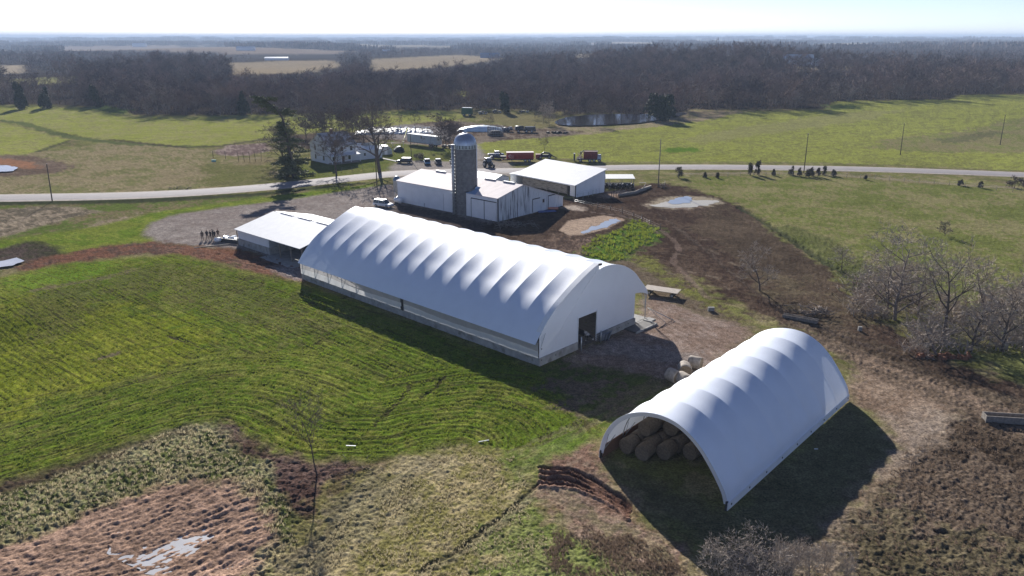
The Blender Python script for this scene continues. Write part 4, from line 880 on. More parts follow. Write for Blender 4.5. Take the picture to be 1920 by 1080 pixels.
for x in (0, 4.5, 9, 13.5, 16.8):
    m = MB(); m.box(x - .09, x + .09, .13, .31, 0, 3.0); m.build('post', WOODG, sh)
# annex to the left of it
an = thing('annex_shed', 'small white lean-to at the left end of the cattle shed', 'shed', fw(A3, ang3, -5.8, .8), ang3)
m = MB(); m.box(0, 3.1, 0, 6, 0, 2.5); m.build('wall', METW, an); slab(MB(), -.3, 3.15, -.3, 2.75, 6.2, 3.2).build('roof', ROOFW, an)
an = thing('calf_shed', 'small pale green-roofed shed showing between the silo and the cattle shed', 'shed', tuple(ground_at(905, 348)[:2]) + (0,), ang1)
m = MB(); m.box(-4.2, 4.2, 0, 6, 0, 2.0); m.prism([(0, 2.0), (6, 2.0), (3, 2.9)], -4.2, 4.2, 'x'); m.build('wall', METW, an)
slab(MB(), -4.5, 4.5, -.3, 2.05, 3, 3.05, .08).build('roof', ROOFB, an); slab(MB(), -4.5, 4.5, 3.01, 3.05, 6.3, 2.05, .08).build('roof', ROOFB, an)
m = MB(); m.box(-4.6, 4.6, -.36, -.31, 1.9, 2.05); m.build('eave_trim', DKMET, an)
# feed shed on the right with its cows
p = (23.6, 203.4); fs_ = thing('feed_shelter', 'long low white-roofed feed shelter sheltering a row of cows', 'shelter', (p[0], p[1], 0), 0)
m = MB(); slab(m, -1.6, 8.6, -.3, 2.75, 4.2, 3.15, .1); m.build('roof', mat('white_shelter_roof', (.76, .76, .72), rough=.6, var=.05), fs_)
for x in (-1.2, 2, 5.2, 8.3):
    m = MB(); m.box(x - .08, x + .08, -.1, .06, 0, 2.7); m.build('post', WOODG, fs_); m = MB(); m.box(x - .08, x + .08, 3.8, 3.96, 0, 3.05); m.build('post', WOODG, fs_)
m = MB(); m.box(-1.3, 8.3, 2.6, 3.4, 0, .55).box(-1.3, 8.3, 2.55, 2.6, .55, 1.2); m.build('feed_bunk', CONC, fs_)
# ------------------------------------------------------------------ skinned bodies (people, cows)
def skin_body(name, verts, edges, radii, m, parent, root=0, sub=1):
    me = bpy.data.meshes.new(name); me.from_pydata(verts, edges, []); me.update()
    o = bpy.data.objects.new(name, me); C.objects.link(o)
    sk_ = o.modifiers.new('skin', 'SKIN'); sk_.use_smooth_shade = True
    for i, r_ in enumerate(radii):
        q = me.skin_vertices[0].data[i]; q.radius = (r_, r_) if not hasattr(r_, '__len__') else r_; q.use_root = (i == root)
    sb = o.modifiers.new('sub', 'SUBSURF'); sb.levels = sub; sb.render_levels = sub
    dg = bpy.context.evaluated_depsgraph_get(); me2 = bpy.data.meshes.new_from_object(o.evaluated_get(dg)); me2.name = name
    bpy.data.objects.remove(o); me2.materials.clear(); me2.materials.append(m)
    o = bpy.data.objects.new(name, me2); C.objects.link(o); o.parent = parent
    return o
COWH = mat('black_and_white_hide', (.022, .02, .02), rough=.7, var=.2, scale=1.3, col2=(.65, .62, .58), thr=.54)
COWB = mat('black_hide', (.02, .018, .018), rough=.7, var=.2, scale=1.3, col2=(.6, .58, .55), thr=.66)
def make_cow(m_, label, down=True):
    t = thing('cow', label, 'cow')
    hz = .62 if down else 1.5
    v = [(-.75, 0, 1.15), (-.3, 0, 1.02), (.2, 0, 1.0), (.65, 0, 1.1), (1.0, 0, 1.22 if not down else 1.0), (1.3, 0, hz + .05), (1.55, 0, hz - .12), (1.78, 0, hz - .28)]
    r_ = [(.30, .34), (.40, .42), (.40, .42), (.33, .38), (.20, .24), (.15, .17), (.14, .15), (.09, .09)]
    e = [(i, i + 1) for i in range(7)]
    def leg(root, pts, rs):
        k = root
        for p_, rr in zip(pts, rs): v.append(p_); r_.append(rr); e.append((k, len(v) - 1)); k = len(v) - 1
    for s_ in (-1, 1):
        leg(3, [(.66, .19 * s_, .85), (.68, .2 * s_, .45), (.64, .2 * s_, .22), (.70, .2 * s_, .03)], [.14, .075, .055, .07])
        leg(0, [(-.72, .2 * s_, .85), (-.58, .21 * s_, .62), (-.86, .21 * s_, .42), (-.80, .21 * s_, .20), (-.74, .21 * s_, .03)], [.18, .11, .07, .05, .07])
    leg(0, [(-1.08, 0, 1.28), (-1.18, 0, .95), (-1.15, 0, .5)], [.05, .025, .03])
    skin_body('body', v, e, r_, m_, t, root=1)
    for s_ in (-1, 1):
        o = MB().rbox(1.42, .2 * s_, hz + .06, .08, .2, .1, rz=.2 * s_).build('ear', m_, t)
    MB().rbox(1.80, 0, hz - .30, .1, .16, .12).build('muzzle', mat('cow_muzzle', (.18, .11, .10)), t)
    return t
cow0 = make_cow(COWH, ''); cow1 = make_cow(COWB, '')
xs = np.linspace(22.6, 31.6, 13)
for i, x in enumerate(xs):
    src = (cow0 if i == 0 else cow1 if i == 1 else None)
    o = src if src else copy_tree((cow0, cow1)[i % 2])
    o.location = (x, 203.4 + rnd.uniform(-.25, .35), 0); o.rotation_euler = (0, 0, R(90 + rnd.uniform(-14, 14)))
    o['label'] = 'black and white cow feeding with its head under the long low shelter'; o['group'] = 'cows feeding in a row at the shelter'
for k, (s_, t_, lb, a) in enumerate(((8.6, 1.4, 'dark cow at the left of the barn doorway behind the gate', -95), (10.3, 1.5, 'cow with a white face at the right of the barn doorway', -80))):
    o = copy_tree((cow1, cow0)[k]); o.location = lw(s_, t_, .03); o.rotation_euler = (0, 0, bang + R(a)); o['label'] = lb; o['group'] = 'cows looking out of the barn doorway'
def make_person(label, coat, pose=0, hat=False):
    t = thing('person', label, 'person')
    v = [(0, 0, .95), (0, 0, 1.12), (0, 0, 1.32), (0, 0, 1.46), (0, .01, 1.55), (0, .02, 1.66), (0, .02, 1.74)]
    r_ = [(.16, .12), (.15, .11), (.18, .12), (.10, .09), (.055, .055), (.085, .10), (.06, .07)]
    e = [(0, 1), (1, 2), (2, 3), (3, 4), (4, 5), (5, 6)]
    def limb(root, pts, rs):
        k = root
        for p_, rr in zip(pts, rs): v.append(p_); r_.append(rr); e.append((k, len(v) - 1)); k = len(v) - 1
    for s_ in (-1, 1):
        limb(0, [(.10 * s_, 0, .86), (.12 * s_ + .03 * pose * s_, .02, .5), (.13 * s_ + .05 * pose * s_, -.02, .1), (.14 * s_ + .05 * pose * s_, .14, .04)], [.095, .07, .05, .045])
        if pose == 1: limb(2, [(.21 * s_, 0, 1.40), (.28 * s_, -.06, 1.13), (.17 * s_, .12, 1.02), (.12 * s_, .18, 1.0)], [.075, .055, .045, .035])
        elif pose == 2: limb(2, [(.21 * s_, 0, 1.40), (.25 * s_, .02, 1.14), (.06 * s_, .2, 1.18), (-.02 * s_, .22, 1.2)], [.075, .055, .045, .035])
        else: limb(2, [(.21 * s_, 0, 1.40), (.25 * s_, -.02, 1.12), (.25 * s_, .06, .88), (.25 * s_, .08, .80)], [.075, .055, .042, .04])
    skin_body('body', v, e, r_, coat, t, root=0)
    m = MB(); m.lathe([(0, .12), (.07, .10), (.098, .03), (.095, -.04)], 12, (0, .005, 1.68)); m.build('cap' if hat else 'hair', CLOTHB if hat else mat('dark_hair', (.03, .02, .015)), t)
    m = MB(); m.lathe([(0, .09), (.05, .08), (.082, .02), (.078, -.05), (.04, -.10), (0, -.11)], 12, (0, .045, 1.66)); m.build('face', SKIN, t)
    return t
pp = [((380, 450), CLOTHB, 0, False, 'person in a brown coat standing leftmost in the group on the gravel', 20), ((389, 448.5), CLOTHD, 1, True, 'person in dark clothes with hands at the hips, second from the left of the group', 200),
      ((395.5, 449), CLOTHD, 2, False, 'person in black standing at the left of the tight huddle of three', 150), ((399.5, 446.5), CLOTHD, 0, True, 'person in black at the back of the huddle of three', 90),
      ((403, 449), CLOTHD, 1, False, 'person in black standing at the right of the huddle of three', 240), ((409.5, 446.5), CLOTHB, 2, True, 'person in a dark brown coat standing nearest the white shed', 190)]
for q, ct, po, hat, lb, a in pp:
    o = make_person(lb, ct, po, hat); o.location = tuple(ground_at(*q)); o.rotation_euler = (0, 0, R(a)); o.scale = (1.06,) * 3; o['group'] = 'people standing on the gravel yard'
# rubble by the people
p = ground_at(409, 454); t = thing('propane_tank', 'small white rounded tank lying by the people', 'tank', p, .5); m = MB(); m.tube([(-.7, 0, .5), (-.55, 0, .5), (.55, 0, .5), (.7, 0, .5)], [.15, .42, .42, .15], 14); m.build('tank_shell', WPAINT, t); MB().rbox(0, 0, .06, .8, .6, .12).build('base', CONC, t)
p = ground_at(433, 452); t = thing('tarped_pile', 'white wrapped pile beside the corner of the low shed', 'pile', p, -.5)
m = MB(); rr = random.Random(3)
for k in range(7): m.rbox(rr.uniform(-1.8, 1.8), rr.uniform(-.6, .6), rr.uniform(.3, .7), rr.uniform(.8, 1.6), rr.uniform(.6, 1.2), rr.uniform(.4, .8), rz=rr.uniform(0, 3), rx=rr.uniform(-.3, .3), taper=.7)
m.build('wrapped_bags', PLASTW, t); MB().rbox(.8, -1.2, .35, 4.2, .15, .9, rz=.1).build('side_board', DKMET, t)
p = ground_at(398, 462); t = tag(MB().rbox(0, 0, .12, 6.5, .16, .1, rz=.35, ry=-.03).rbox(.8, .3, .1, 4, .25, .08, rz=.2).build('timber_plank', WOODG), 'pale plank lying on the red dirt below the people', 'plank'); t.location = tuple(p)

# ------------------------------------------------------------------ trees
def tree_arrays(seed, h, spread, trunk_r, nl=7, twigs=5, twig_w=.035, droop=0., lean=(0, 0), fork=.25, levels=3, up=.55, tw_len=.13):
    """bare tree: returns limb MB and numpy ribbons for the fine twigs"""
    r = random.Random(seed); limb = MB(); tv = []; tf = []
    def ribbon(p, d, L, w):
        d = d.normalized(); s_ = d.cross(Vector((r.uniform(-1, 1), r.uniform(-1, 1), r.uniform(-1, 1)))).normalized() * w
        q = p + d * L * .55 + Vector((r.uniform(-1, 1), r.uniform(-1, 1), r.uniform(-1, 1) - droop)) * L * .12
        e_ = p + d * L + Vector((0, 0, -droop * L * .5)); o = len(tv)
        tv.extend([p - s_, p + s_, q + s_ * .7, q - s_ * .7, e_ + s_ * .25, e_ - s_ * .25]); tf.extend([(o, o + 1, o + 2, o + 3), (o + 3, o + 2, o + 4, o + 5)])
    def branch(p, d, L, rad, lev):
        n = 4 if lev < 2 else 3; pts = [p]; rs = [rad]; dd = d.copy(); seg = L / n; dirs = [dd.copy()]
        for i in range(n):
            dd = (dd + Vector((r.uniform(-.2, .2), r.uniform(-.2, .2), r.uniform(-.1, .16) - droop * .12 * lev))).normalized()
            pts.append(pts[-1] + dd * seg); rs.append(rad * (1 - .8 * (i + 1) / n)); dirs.append(dd.copy())
        if lev < levels: limb.tube(pts, rs, 5 if lev == 0 else 4, cap=False)
        else:
            for i in range(n): ribbon(pts[i], pts[i + 1] - pts[i], seg * 1.05, max(rs[i], twig_w))
        if lev == levels:
            for k in range(twigs):
                j = r.randrange(1, n + 1); a = Vector((r.uniform(-1, 1), r.uniform(-1, 1), r.uniform(-.6, 1) * 1.0))
                ribbon(pts[j], dirs[j] * .8 + a * .9, L * r.uniform(.45, .9), twig_w)
            return
        nk = (nl, 5, 4, 3)[lev] if lev < 4 else 3
        for k in range(nk):
            u = (fork if lev == 0 else .25) + (1 - (fork if lev == 0 else .25)) * (k + r.random()) / nk; f_ = u * n; i = min(int(f_), n - 1); q = pts[i].lerp(pts[i + 1], f_ - i)
            ang = 2 * math.pi * (k * .382 + r.random() * .2); side = Vector((math.cos(ang), math.sin(ang), 0))
            ax_ = dirs[i]; side = (side - ax_ * side.dot(ax_)).normalized()
            nd = (ax_ * up + side * spread + Vector((0, 0, .15 - droop * .3))).normalized()
            branch(q, nd, L * r.uniform(.5, .72) * (1 - .35 * u), rad * (1 - .7 * u) * .62, lev + 1)
    branch(Vector((0, 0, -.2)), Vector((lean[0], lean[1], 1)).normalized(), h * .8, trunk_r, 0)
    return limb, [tuple(q) for q in tv], tf
def bare_tree(name, label, loc, seed, h, spread=.8, tr=.3, bark=None, twig=None, group=None, **kw):
    t = thing(name, label, 'tree' if 'shrub' not in name else 'shrub', loc, 0, group)
    l_, tv, tf = tree_arrays(seed, h, spread, tr, **kw)
    l_.build('trunk', bark or BARK, t); MB().add(tv, tf).build('crown', twig or TWIG, t); return t
def G(px, py): return tuple(float(v) for v in ground_at(px, py))
bare_tree('bare_tree', 'large bare tree with spreading limbs beside the road and the white house', G(712, 325), 3, 18, .75, .62, nl=10, twigs=9, fork=.22, twig_w=.045)
bare_tree('bare_tree', 'bare tree with a dense oval crown in front of the white house', G(631, 328), 8, 12.5, .62, .30, nl=11, twigs=11, fork=.25, twig_w=.04)
bare_tree('bare_tree', 'bare tree behind the pine on the left of the house', G(543, 300), 12, 13, .9, .35, nl=11, twigs=8, fork=.12, twig_w=.045)
bare_tree('bare_tree', 'pale bare tree left of the pine trunk', G(536, 312), 14, 13.5, 1.0, .32, nl=11, twigs=8, fork=.12, twig_w=.045, lean=(-.15, 0))
for i, (px, py, h, lb) in enumerate(((594, 262, 11, 'bare tree behind the left end of the house roof'), (612, 257, 10, 'dark bare tree in the thicket behind the house ridge'), (640, 258, 13, 'tallest reddish bare tree behind the house'),
        (662, 262, 12, 'bare tree behind the right end of the house'), (682, 268, 11, 'bare tree between the house annex and the bunker'), (650, 250, 11, 'far bare tree in the clump behind the house'), (574, 258, 10, 'bare tree standing at the field edge above the pine'))):
    bare_tree('bare_tree', lb, G(px, py), 30 + i, h, .8, .2, nl=11, twigs=12, fork=.08, twig_w=.055, twig=mat('reddish_twigs', (.12, .08, .075), var=.3) if i % 2 else TWIG, group='bare trees behind the house')
for i, (px, py, h, lb) in enumerate(((836, 277, 12, 'bare tree with a broad dark crown at the right end of the white trailer'), (843, 279, 10, 'reddish-stemmed bare tree just right of the trailer'), (829, 281, 9, 'low bare tree in front of the trailer doors'), (850, 272, 9, 'bare tree between trailer and silo dome'))):
    bare_tree('bare_tree', lb, G(px, py), 50 + i, h, .85, .16, nl=10, twigs=8, fork=.2, twig_w=.045, twig=mat('reddish_twigs', (.12, .08, .075), var=.3), group='bare trees by the trailer')
for i, (px, py, h, lb) in enumerate(((749, 242, 6, 'thin young bare tree left of the trailer near the bunker'), (779, 249, 8, 'thin bare tree rising behind the trailer roof'), (914, 252, 8, 'slender bare tree by the wire crib'), (1021, 289, 6, 'small bare sapling behind the red loader'), (808, 287, 3, 'small dark shrub on the lawn in front of the trailer'))):
    bare_tree('bare_tree', lb, G(px, py), 60 + i, h, .5, .08, nl=6, twigs=4, fork=.3, twig_w=.03)
# right-hand group
for i, (px, py, h, sprd, lb, kw) in enumerate((
        (1678, 600, 13.5, 1.1, 'largest spreading pale bare tree above the brush by the draw', dict(nl=12, twigs=9, fork=.10, twig_w=.030, bark=BARKL, twig=TWIGL)),
        (1662, 590, 9.0, 1.1, 'leaning bare tree left of the largest one by the draw', dict(nl=9, twigs=8, fork=.1, twig_w=.028, twig=TWIGL)),
        (1722, 592, 9.0, 1.0, 'low wide bare tree just right of the largest one', dict(nl=9, twigs=8, fork=.1, twig_w=.028, twig=TWIGL)),
        (1770, 640, 13, .6, 'tall narrow bare tree with forked trunk at the right of the draw', dict(nl=7, twigs=5, fork=.3, twig_w=.025, bark=BARK, twig=TWIGL)),
        (1842, 615, 10, .95, 'bare tree with a rounded grey crown right of the tall forked one', dict(nl=10, twigs=9, fork=.1, twig_w=.03, twig=TWIGL)),
        (1880, 660, 10, .95, 'dark-stemmed bare tree at the right edge of the thicket', dict(nl=10, twigs=9, fork=.1, twig_w=.03, twig=TWIGL)),
        (1925, 625, 11, .9, 'bare tree cut by the right edge of the picture', dict(nl=10, twigs=8, fork=.1, twig_w=.03, twig=TWIGL)),
        (1975, 660, 11, .9, 'bare tree beyond the right edge of the thicket', dict(nl=10, twigs=8, fork=.1, twig_w=.03, twig=TWIGL)),
        (1820, 660, 8, .95, 'low bare tree in front of the rounded grey crown', dict(nl=9, twigs=8, fork=.1, twig_w=.028, twig=TWIGL)),
        (1425, 545, 7.5, .9, 'small bare tree standing alone on the brown lot', dict(nl=8, twigs=7, fork=.12, twig_w=.024, twig=TWIGL)),
        (1578, 505, 4.5, .9, 'small bare bush by the ditch left of the tree group', dict(nl=8, twigs=6, fork=.05, twig_w=.024, twig=TWIGL)),
        (1772, 443, 3.2, .8, 'tiny bare bush with a stake in the green pasture', dict(nl=8, twigs=6, fork=.05, twig_w=.024)))):
    bare_tree('bare_tree', lb, G(px, py), 80 + i, h, sprd, .022 * h, group='bare trees along the draw' if i not in (9, 11) else None, **kw)
bare_tree('fallen_tree', 'pale uprooted tree lying on orange dirt below the thicket', G(1760, 668), 101, 6.5, 1.3, .2, nl=11, twigs=8, fork=.02, twig_w=.028, bark=BARKL, twig=TWIGL, lean=(-.9, .3), up=.4)
dp_ = G(1800, 672); t = thing('root_plate', 'orange-brown mound of roots and soil at the foot of the fallen tree', 'soil mound', dp_)
m = MB(); rr = random.Random(8)
for k in range(26): m.rbox(rr.uniform(-5.5, 1.5), rr.uniform(-.7, .7), rr.uniform(.0, .4), rr.uniform(.4, .9), rr.uniform(.4, .9), rr.uniform(.3, .7), rz=rr.uniform(0, 3), rx=rr.uniform(-.6, .6), taper=.6)
m.build('soil_clods', mat('orange_clay', (.24, .10, .05), rough=.95, var=.45, scale=2), t)
# the thin dead sapling in front, brush at the bottom edge
bare_tree('bare_tree', 'thin leaning dead sapling at the field edge near the hollow', G(595, 892), 120, 7.6, .42, .09, nl=9, twigs=3, fork=.45, twig_w=.016, lean=(-.20, .22), levels=3)
for i, (px, py, h) in enumerate(((1385, 1075, 4.2), (1350, 1105, 4.0), (1420, 1100, 4.4), (1330, 1062, 2.6))):
    bare_tree('bare_shrub', ('grey twiggy shrub in the shade at the bottom edge', 'grey twiggy shrub cut by the bottom edge left of the others', 'tall grey shrub at the bottom edge between brush and shade', 'small sparse shrub left of the grey brush at the bottom edge')[i], G(px, py), 130 + i, h, .9, .05, nl=9, twigs=3, fork=.02, twig_w=.016, twig=TWIGL, bark=BARKL, group='shrubs along the bottom edge')
for i, (px, py, h) in enumerate(((1480, 1080, 3.4), (1515, 1085, 3.2), (1545, 1070, 2.4), (1460, 1100, 3.6), (1585, 1090, 2.2))):
    bare_tree('bare_shrub', ('upright tan brush in the sun at the bottom edge', 'dense tan brush right of the upright one at the bottom edge', 'low tan brush on the lit dirt edge', 'tan brush cut by the bottom edge', 'rightmost low tan brush near the bottom edge')[i], G(px, py), 140 + i, h, .45, .04, nl=16, twigs=5, fork=.01, twig_w=.010, twig=TWIGL, bark=BARKL, group='shrubs along the bottom edge')
# ------------------------------------------------------------------ evergreens
def leafy(seed, n, fn, size):
    r = random.Random(seed); vs = []; fs = []
    for k in range(n):
        p, s_ = fn(r); a = Vector((r.gauss(0, 1), r.gauss(0, 1), r.gauss(0, 1))).normalized(); b = a.cross(Vector((r.gauss(0, 1), r.gauss(0, 1), r.gauss(0, 1)))).normalized()
        q = size * s_ * r.uniform(.6, 1.3); o = len(vs); p = Vector(p)
        vs += [p - a * q - b * q * .35, p + a * q - b * q * .35, p + a * q + b * q * .35, p - a * q + b * q * .35]; fs.append((o, o + 1, o + 2, o + 3))
    return vs, fs
def pine_tree():
    base = G(552, 333); t = thing('pine_tree', 'tall dark pine with a bent top beside the road and house', 'tree', base)
    r = random.Random(5)
    path = [(0, 0, -.3), (-.2, 0, 3), (-.5, 0, 6), (-1.0, 0, 9.5), (-1.5, .2, 13), (-1.9, .4, 16.0), (-3.3, .6, 18.6), (-5.4, .8, 20.6), (-7.8, 1., 22.3)]
    P = catmull(path, 3); n = len(P); m = MB(); m.tube([tuple(q) for q in P], list(np.linspace(.55, .06, n)), 7)
    boughs = []
    def bough(p, az, L, rise, rad, dens):
        pts = [Vector(p)]; d = Vector((math.cos(az), math.sin(az), rise))
        for i in range(5):
            pts.append(pts[-1] + d.normalized() * L / 5); d = d + Vector((r.uniform(-.15, .15), r.uniform(-.15, .15), r.uniform(-.12, .10)))
        m.tube(pts, [rad * (1 - .17 * i) for i in range(6)], 4, cap=False); boughs.append((pts, L, dens))
    for k in range(74):
        u = r.uniform(.06, .62); i = int(u * (n - 1)); q = P[i]; L = r.uniform(2.2, 7.4) * (1 - .45 * max(u - .1, 0) / .5)
        if q[2] > 12: L = r.uniform(1.2, 2.4)
        bough(q, r.uniform(0, 2 * math.pi), max(L, 1.2), r.uniform(-.35, .15), .12, 1)
    for k in range(22):
        u = r.uniform(.66, 1.0); q = P[int(u * (n - 1))]; bough(q, r.choice((r.uniform(2.4, 3.9), r.uniform(0, 6.3))), r.uniform(1.8, 4.6), r.uniform(-.15, .35), .07, 1.0)
    for k in range(9):
        bough(P[2], math.pi + r.uniform(-.9, .9), r.uniform(5, 8), -.25 - r.uniform(0, .25), .09, .35)
    m.build('trunk', BARK, t)
    vs = []; fs = []
    for pts, L, dens in boughs:
        nq = int(46 * L * dens)
        for k in range(nq):
            u = r.uniform(.25, 1) * 5; i = min(int(u), 4); p = pts[i].lerp(pts[i + 1], u - i)
            p = p + Vector((r.gauss(0, .30), r.gauss(0, .30), r.gauss(.06, .16)))
            a = Vector((r.gauss(0, 1), r.gauss(0, 1), r.gauss(.2, .5))).normalized(); b = a.cross(Vector((r.gauss(0, 1), r.gauss(0, 1), r.gauss(0, 1)))).normalized()
            q = r.uniform(.16, .36); o = len(vs); vs += [p - b * .07, p + b * .07, p + a * q * 1.7 + b * .12, p + a * q * 1.7 - b * .12]; fs.append((o, o + 1, o + 2, o + 3))
    MB().add(vs, fs).build('crown', PINE, t)
pine_tree()
def cedar(name, label, loc, seed, h, w, cat='shrub', group=None, mtl=None, conic=.6):
    if h < 5: w *= .8; h *= .92
    t = thing(name, label, cat, loc, 0, group); r = random.Random(seed)
    arms = [(r.uniform(0, 6.28), r.uniform(.15, .95), r.uniform(.5, 1.2)) for _ in range(14)]
    def fn(q):
        az, z, L = arms[q.randrange(14)]; zz = min(max(z + q.gauss(0, .10), .03), 1.05); rad = w * (1 - conic * zz) * q.random() ** .5 * L; a = az + q.gauss(0, .35)
        return (rad * math.cos(a), rad * math.sin(a), zz * h * (.75 + .25 * L)), 1
    vs, fs = leafy(seed, int(700 * max(1, h / 3)), fn, .15 * max(1, h / 3.2))
    m = MB(); m.tube([(0, 0, -.1), (.05, 0, h * .5), (0, 0, h * .9)], [.05 * h / 2, .04, .02], 5)
    for az, z, L in arms: m.tube([(0, 0, z * h * .7), (w * .7 * L * math.cos(az), w * .7 * L * math.sin(az), z * h * .9)], [.03, .012], 3, cap=False)
    m.build('trunk', BARK, t); MB().add(vs, fs).build('crown', mtl or EVER, t); return t
CED = mat('dark_cedar', (.10, .08, .045), rough=.9, var=.4, scale=1.5)
cl = [(1273, 333, 3.4, 1.9, 'dark round bush by the road beside the leaning pole'), (1407, 329, 3.8, 1.6, 'left one of the pair of cedar bushes at the road fence'), (1420, 328, 4.2, 1.5, 'right one of the pair of cedar bushes at the road fence'),
      (1450, 329, 2.0, .9, 'small thin cedar right of the pair'), (1483, 328, 2.9, 1.3, 'round-topped cedar left of the roadside pole'), (1499, 330, 2.4, 1.2, 'low cedar just left of the roadside pole'), (1515, 332, 2.4, 1.3, 'dense cedar at the foot of the roadside pole'),
      (1522, 331, 3.0, 1.1, 'taller cedar just right of the roadside pole'), (1533, 331, 2.7, 1.3, 'reddish cedar in the middle of the clump'), (1546, 328, 3.0, 1.1, 'thin leaning cedar right of the clump'), (1563, 330, 2.1, 1.1, 'last small cedar right of the clump'),
      (1322, 333, 1.6, .8, 'small round bush at the pasture corner'), (1345, 334, 1.5, .8, 'second small round bush along the pasture fence'), (1623, 337, 1.4, .9, 'low dark bush on the fence right of the cedars'), (1800, 348, 1.6, 1.3, 'low tangled bush by the fence on the right'), (1838, 352, 1.8, 1.0, 'small bush by the fence near the right edge'),
      (1902, 352, 3.4, 3.0, 'wide reddish brush at the right end of the road fence'), (1925, 360, 3.2, 2.8, 'brush cut by the right edge at the road fence'), (786, 300, 2.4, 3.2, 'wide rounded brown shrub between the parked vehicles')]
for i, (px, py, h, w_, lb) in enumerate(cl):
    cedar('bush' if i in (0, 11, 12, 13, 14, 15, 16, 17, 18) else 'cedar_bush', lb, G(px, py), 200 + i, h, w_, group='bushes along the road fence' if i < 18 else None, mtl=mat('brown_brush', (.10, .065, .055), var=.3) if i in (8, 16, 17, 18) else CED, conic=.2 if i in (0, 16, 17, 18) else .5)
cedar('cedar_tree', 'dark rounded cedar on the far bank at the right end of the pond', G(1233, 226), 230, 12, 8, 'tree', conic=.45); cedar('cedar_tree', 'narrow dark cedar on the far shore right of the rounded one', G(1253, 220), 231, 10, 4, 'tree')
for i, (px, py, h, lb) in enumerate(((40, 204, 13, 'dark cedar at the far left of the front of the woods'), (180, 200, 12, 'dark cedar standing against the left woods'), (88, 203, 11, 'rounded dark cedar in the left woods'), (457, 215, 12, 'dark cedar in the woods left of the tall pine'), (945, 212, 10, 'dark cedar behind the stored machines'))):
    cedar('cedar_tree', lb, G(px, py), 240 + i, h, 4.2, 'tree', 'cedars in the front of the woods')
# ------------------------------------------------------------------ the woods
def wood_proto(seed, h, nq, w_, wd):
    r = random.Random(seed); vs = []; fs = []
    def rib(p, q, w0, w1):
        d = (q - p).normalized(); s_ = d.cross(Vector((r.gauss(0, 1), r.gauss(0, 1), r.gauss(0, .3)))).normalized(); o = len(vs)
        vs.extend([p - s_ * w0, p + s_ * w0, q + s_ * w1, q - s_ * w1]); fs.append((o, o + 1, o + 2, o + 3))
    top = Vector((r.uniform(-1, 1), r.uniform(-1, 1), h * .7)); rib(Vector((0, 0, -1)), top, .17, .06); rib(Vector((0, 0, -1)), top * .9 + Vector((r.uniform(-2, 2), r.uniform(-2, 2), 0)), .13, .05)
    tips = []
    for k in range(9):
        p = Vector((0, 0, 0)).lerp(top, r.uniform(.3, .95)); a = r.uniform(0, 6.28); L = h * r.uniform(.22, .40)
        q = p + Vector((math.cos(a) * L * w_, math.sin(a) * L * w_, L * r.uniform(.3, .9))); rib(p, q, .11, .05); tips.append((p, q))
    for k in range(nq):
        p, q = tips[r.randrange(9)]; s_ = p.lerp(q, r.uniform(.25, 1)); low_ = r.random() < .17
        if low_: s_ = Vector((r.gauss(0, h * .13), r.gauss(0, h * .13), r.uniform(0, h * .38)))
        s_ = s_ + Vector((r.gauss(0, .6), r.gauss(0, .6), r.gauss(0, .5)))
        L = r.uniform(1.2, 2.8); d = Vector((r.gauss(0, .6), r.gauss(0, .6), r.uniform(.1, 1))).normalized(); rib(s_, s_ + d * L, wd, wd * .35)
    return np.array([tuple(v) for v in vs]), np.array(fs)
protos = [wood_proto(300 + i, 1.0 * h, 150, w_, .12) for i, (h, w_) in enumerate(((19, .75), (17, .9), (21, .65), (16, 1.0), (18, .8), (14, .95)))]
FPX = FIELDS
def in_fields(x, y, h):
    z = H(x, y); a, b = proj(x, y, z); _, tp = proj(x, y, z + h * .75); bad = np.zeros(len(x), bool)
    for q in FPX:
        Pq = np.array(q, float); bad |= inside(Pq, a, b) | inside(Pq, a, tp) | inside(Pq, a, .5 * (b + tp))
    return bad
def scatter(n, r0, r1, amin=-44, amax=44, edge=False):
    a = rng.uniform(amin, amax, n); er = np.interp(a, eang, erad)
    lo = er if edge else np.maximum(er, r0)
    rr_ = np.sqrt(rng.uniform(0, 1, n) * (r1 ** 2 - lo ** 2) + lo ** 2); return rr_ * np.sin(np.radians(a)), rr_ * np.cos(np.radians(a))
def stamp(name, xs, ys, sc, pr_, m_, tint=None):
    Vs = []; Fs = []; off = 0; z = H(xs, ys)
    kinds = rng.integers(0, len(pr_), len(xs)); an = rng.uniform(0, 2 * np.pi, len(xs))
    for k, (pv, pf) in enumerate(pr_):
        I = np.nonzero(kinds == k)[0]
        if not len(I): continue
        c, s_ = np.cos(an[I])[:, None], np.sin(an[I])[:, None]; S_ = sc[I][:, None]
        X = (pv[None, :, 0] * c - pv[None, :, 1] * s_) * S_ + xs[I][:, None]; Y = (pv[None, :, 0] * s_ + pv[None, :, 1] * c) * S_ + ys[I][:, None]; Z = pv[None, :, 2] * S_ + z[I][:, None]
        Vs.append(np.stack([X, Y, Z], 2).reshape(-1, 3)); Fs.append((pf[None] + (np.arange(len(I)) * len(pv))[:, None, None] + off).reshape(-1, 4)); off += len(I) * len(pv)
    return np_mesh(name, np.concatenate(Vs), np.concatenate(Fs), m_)
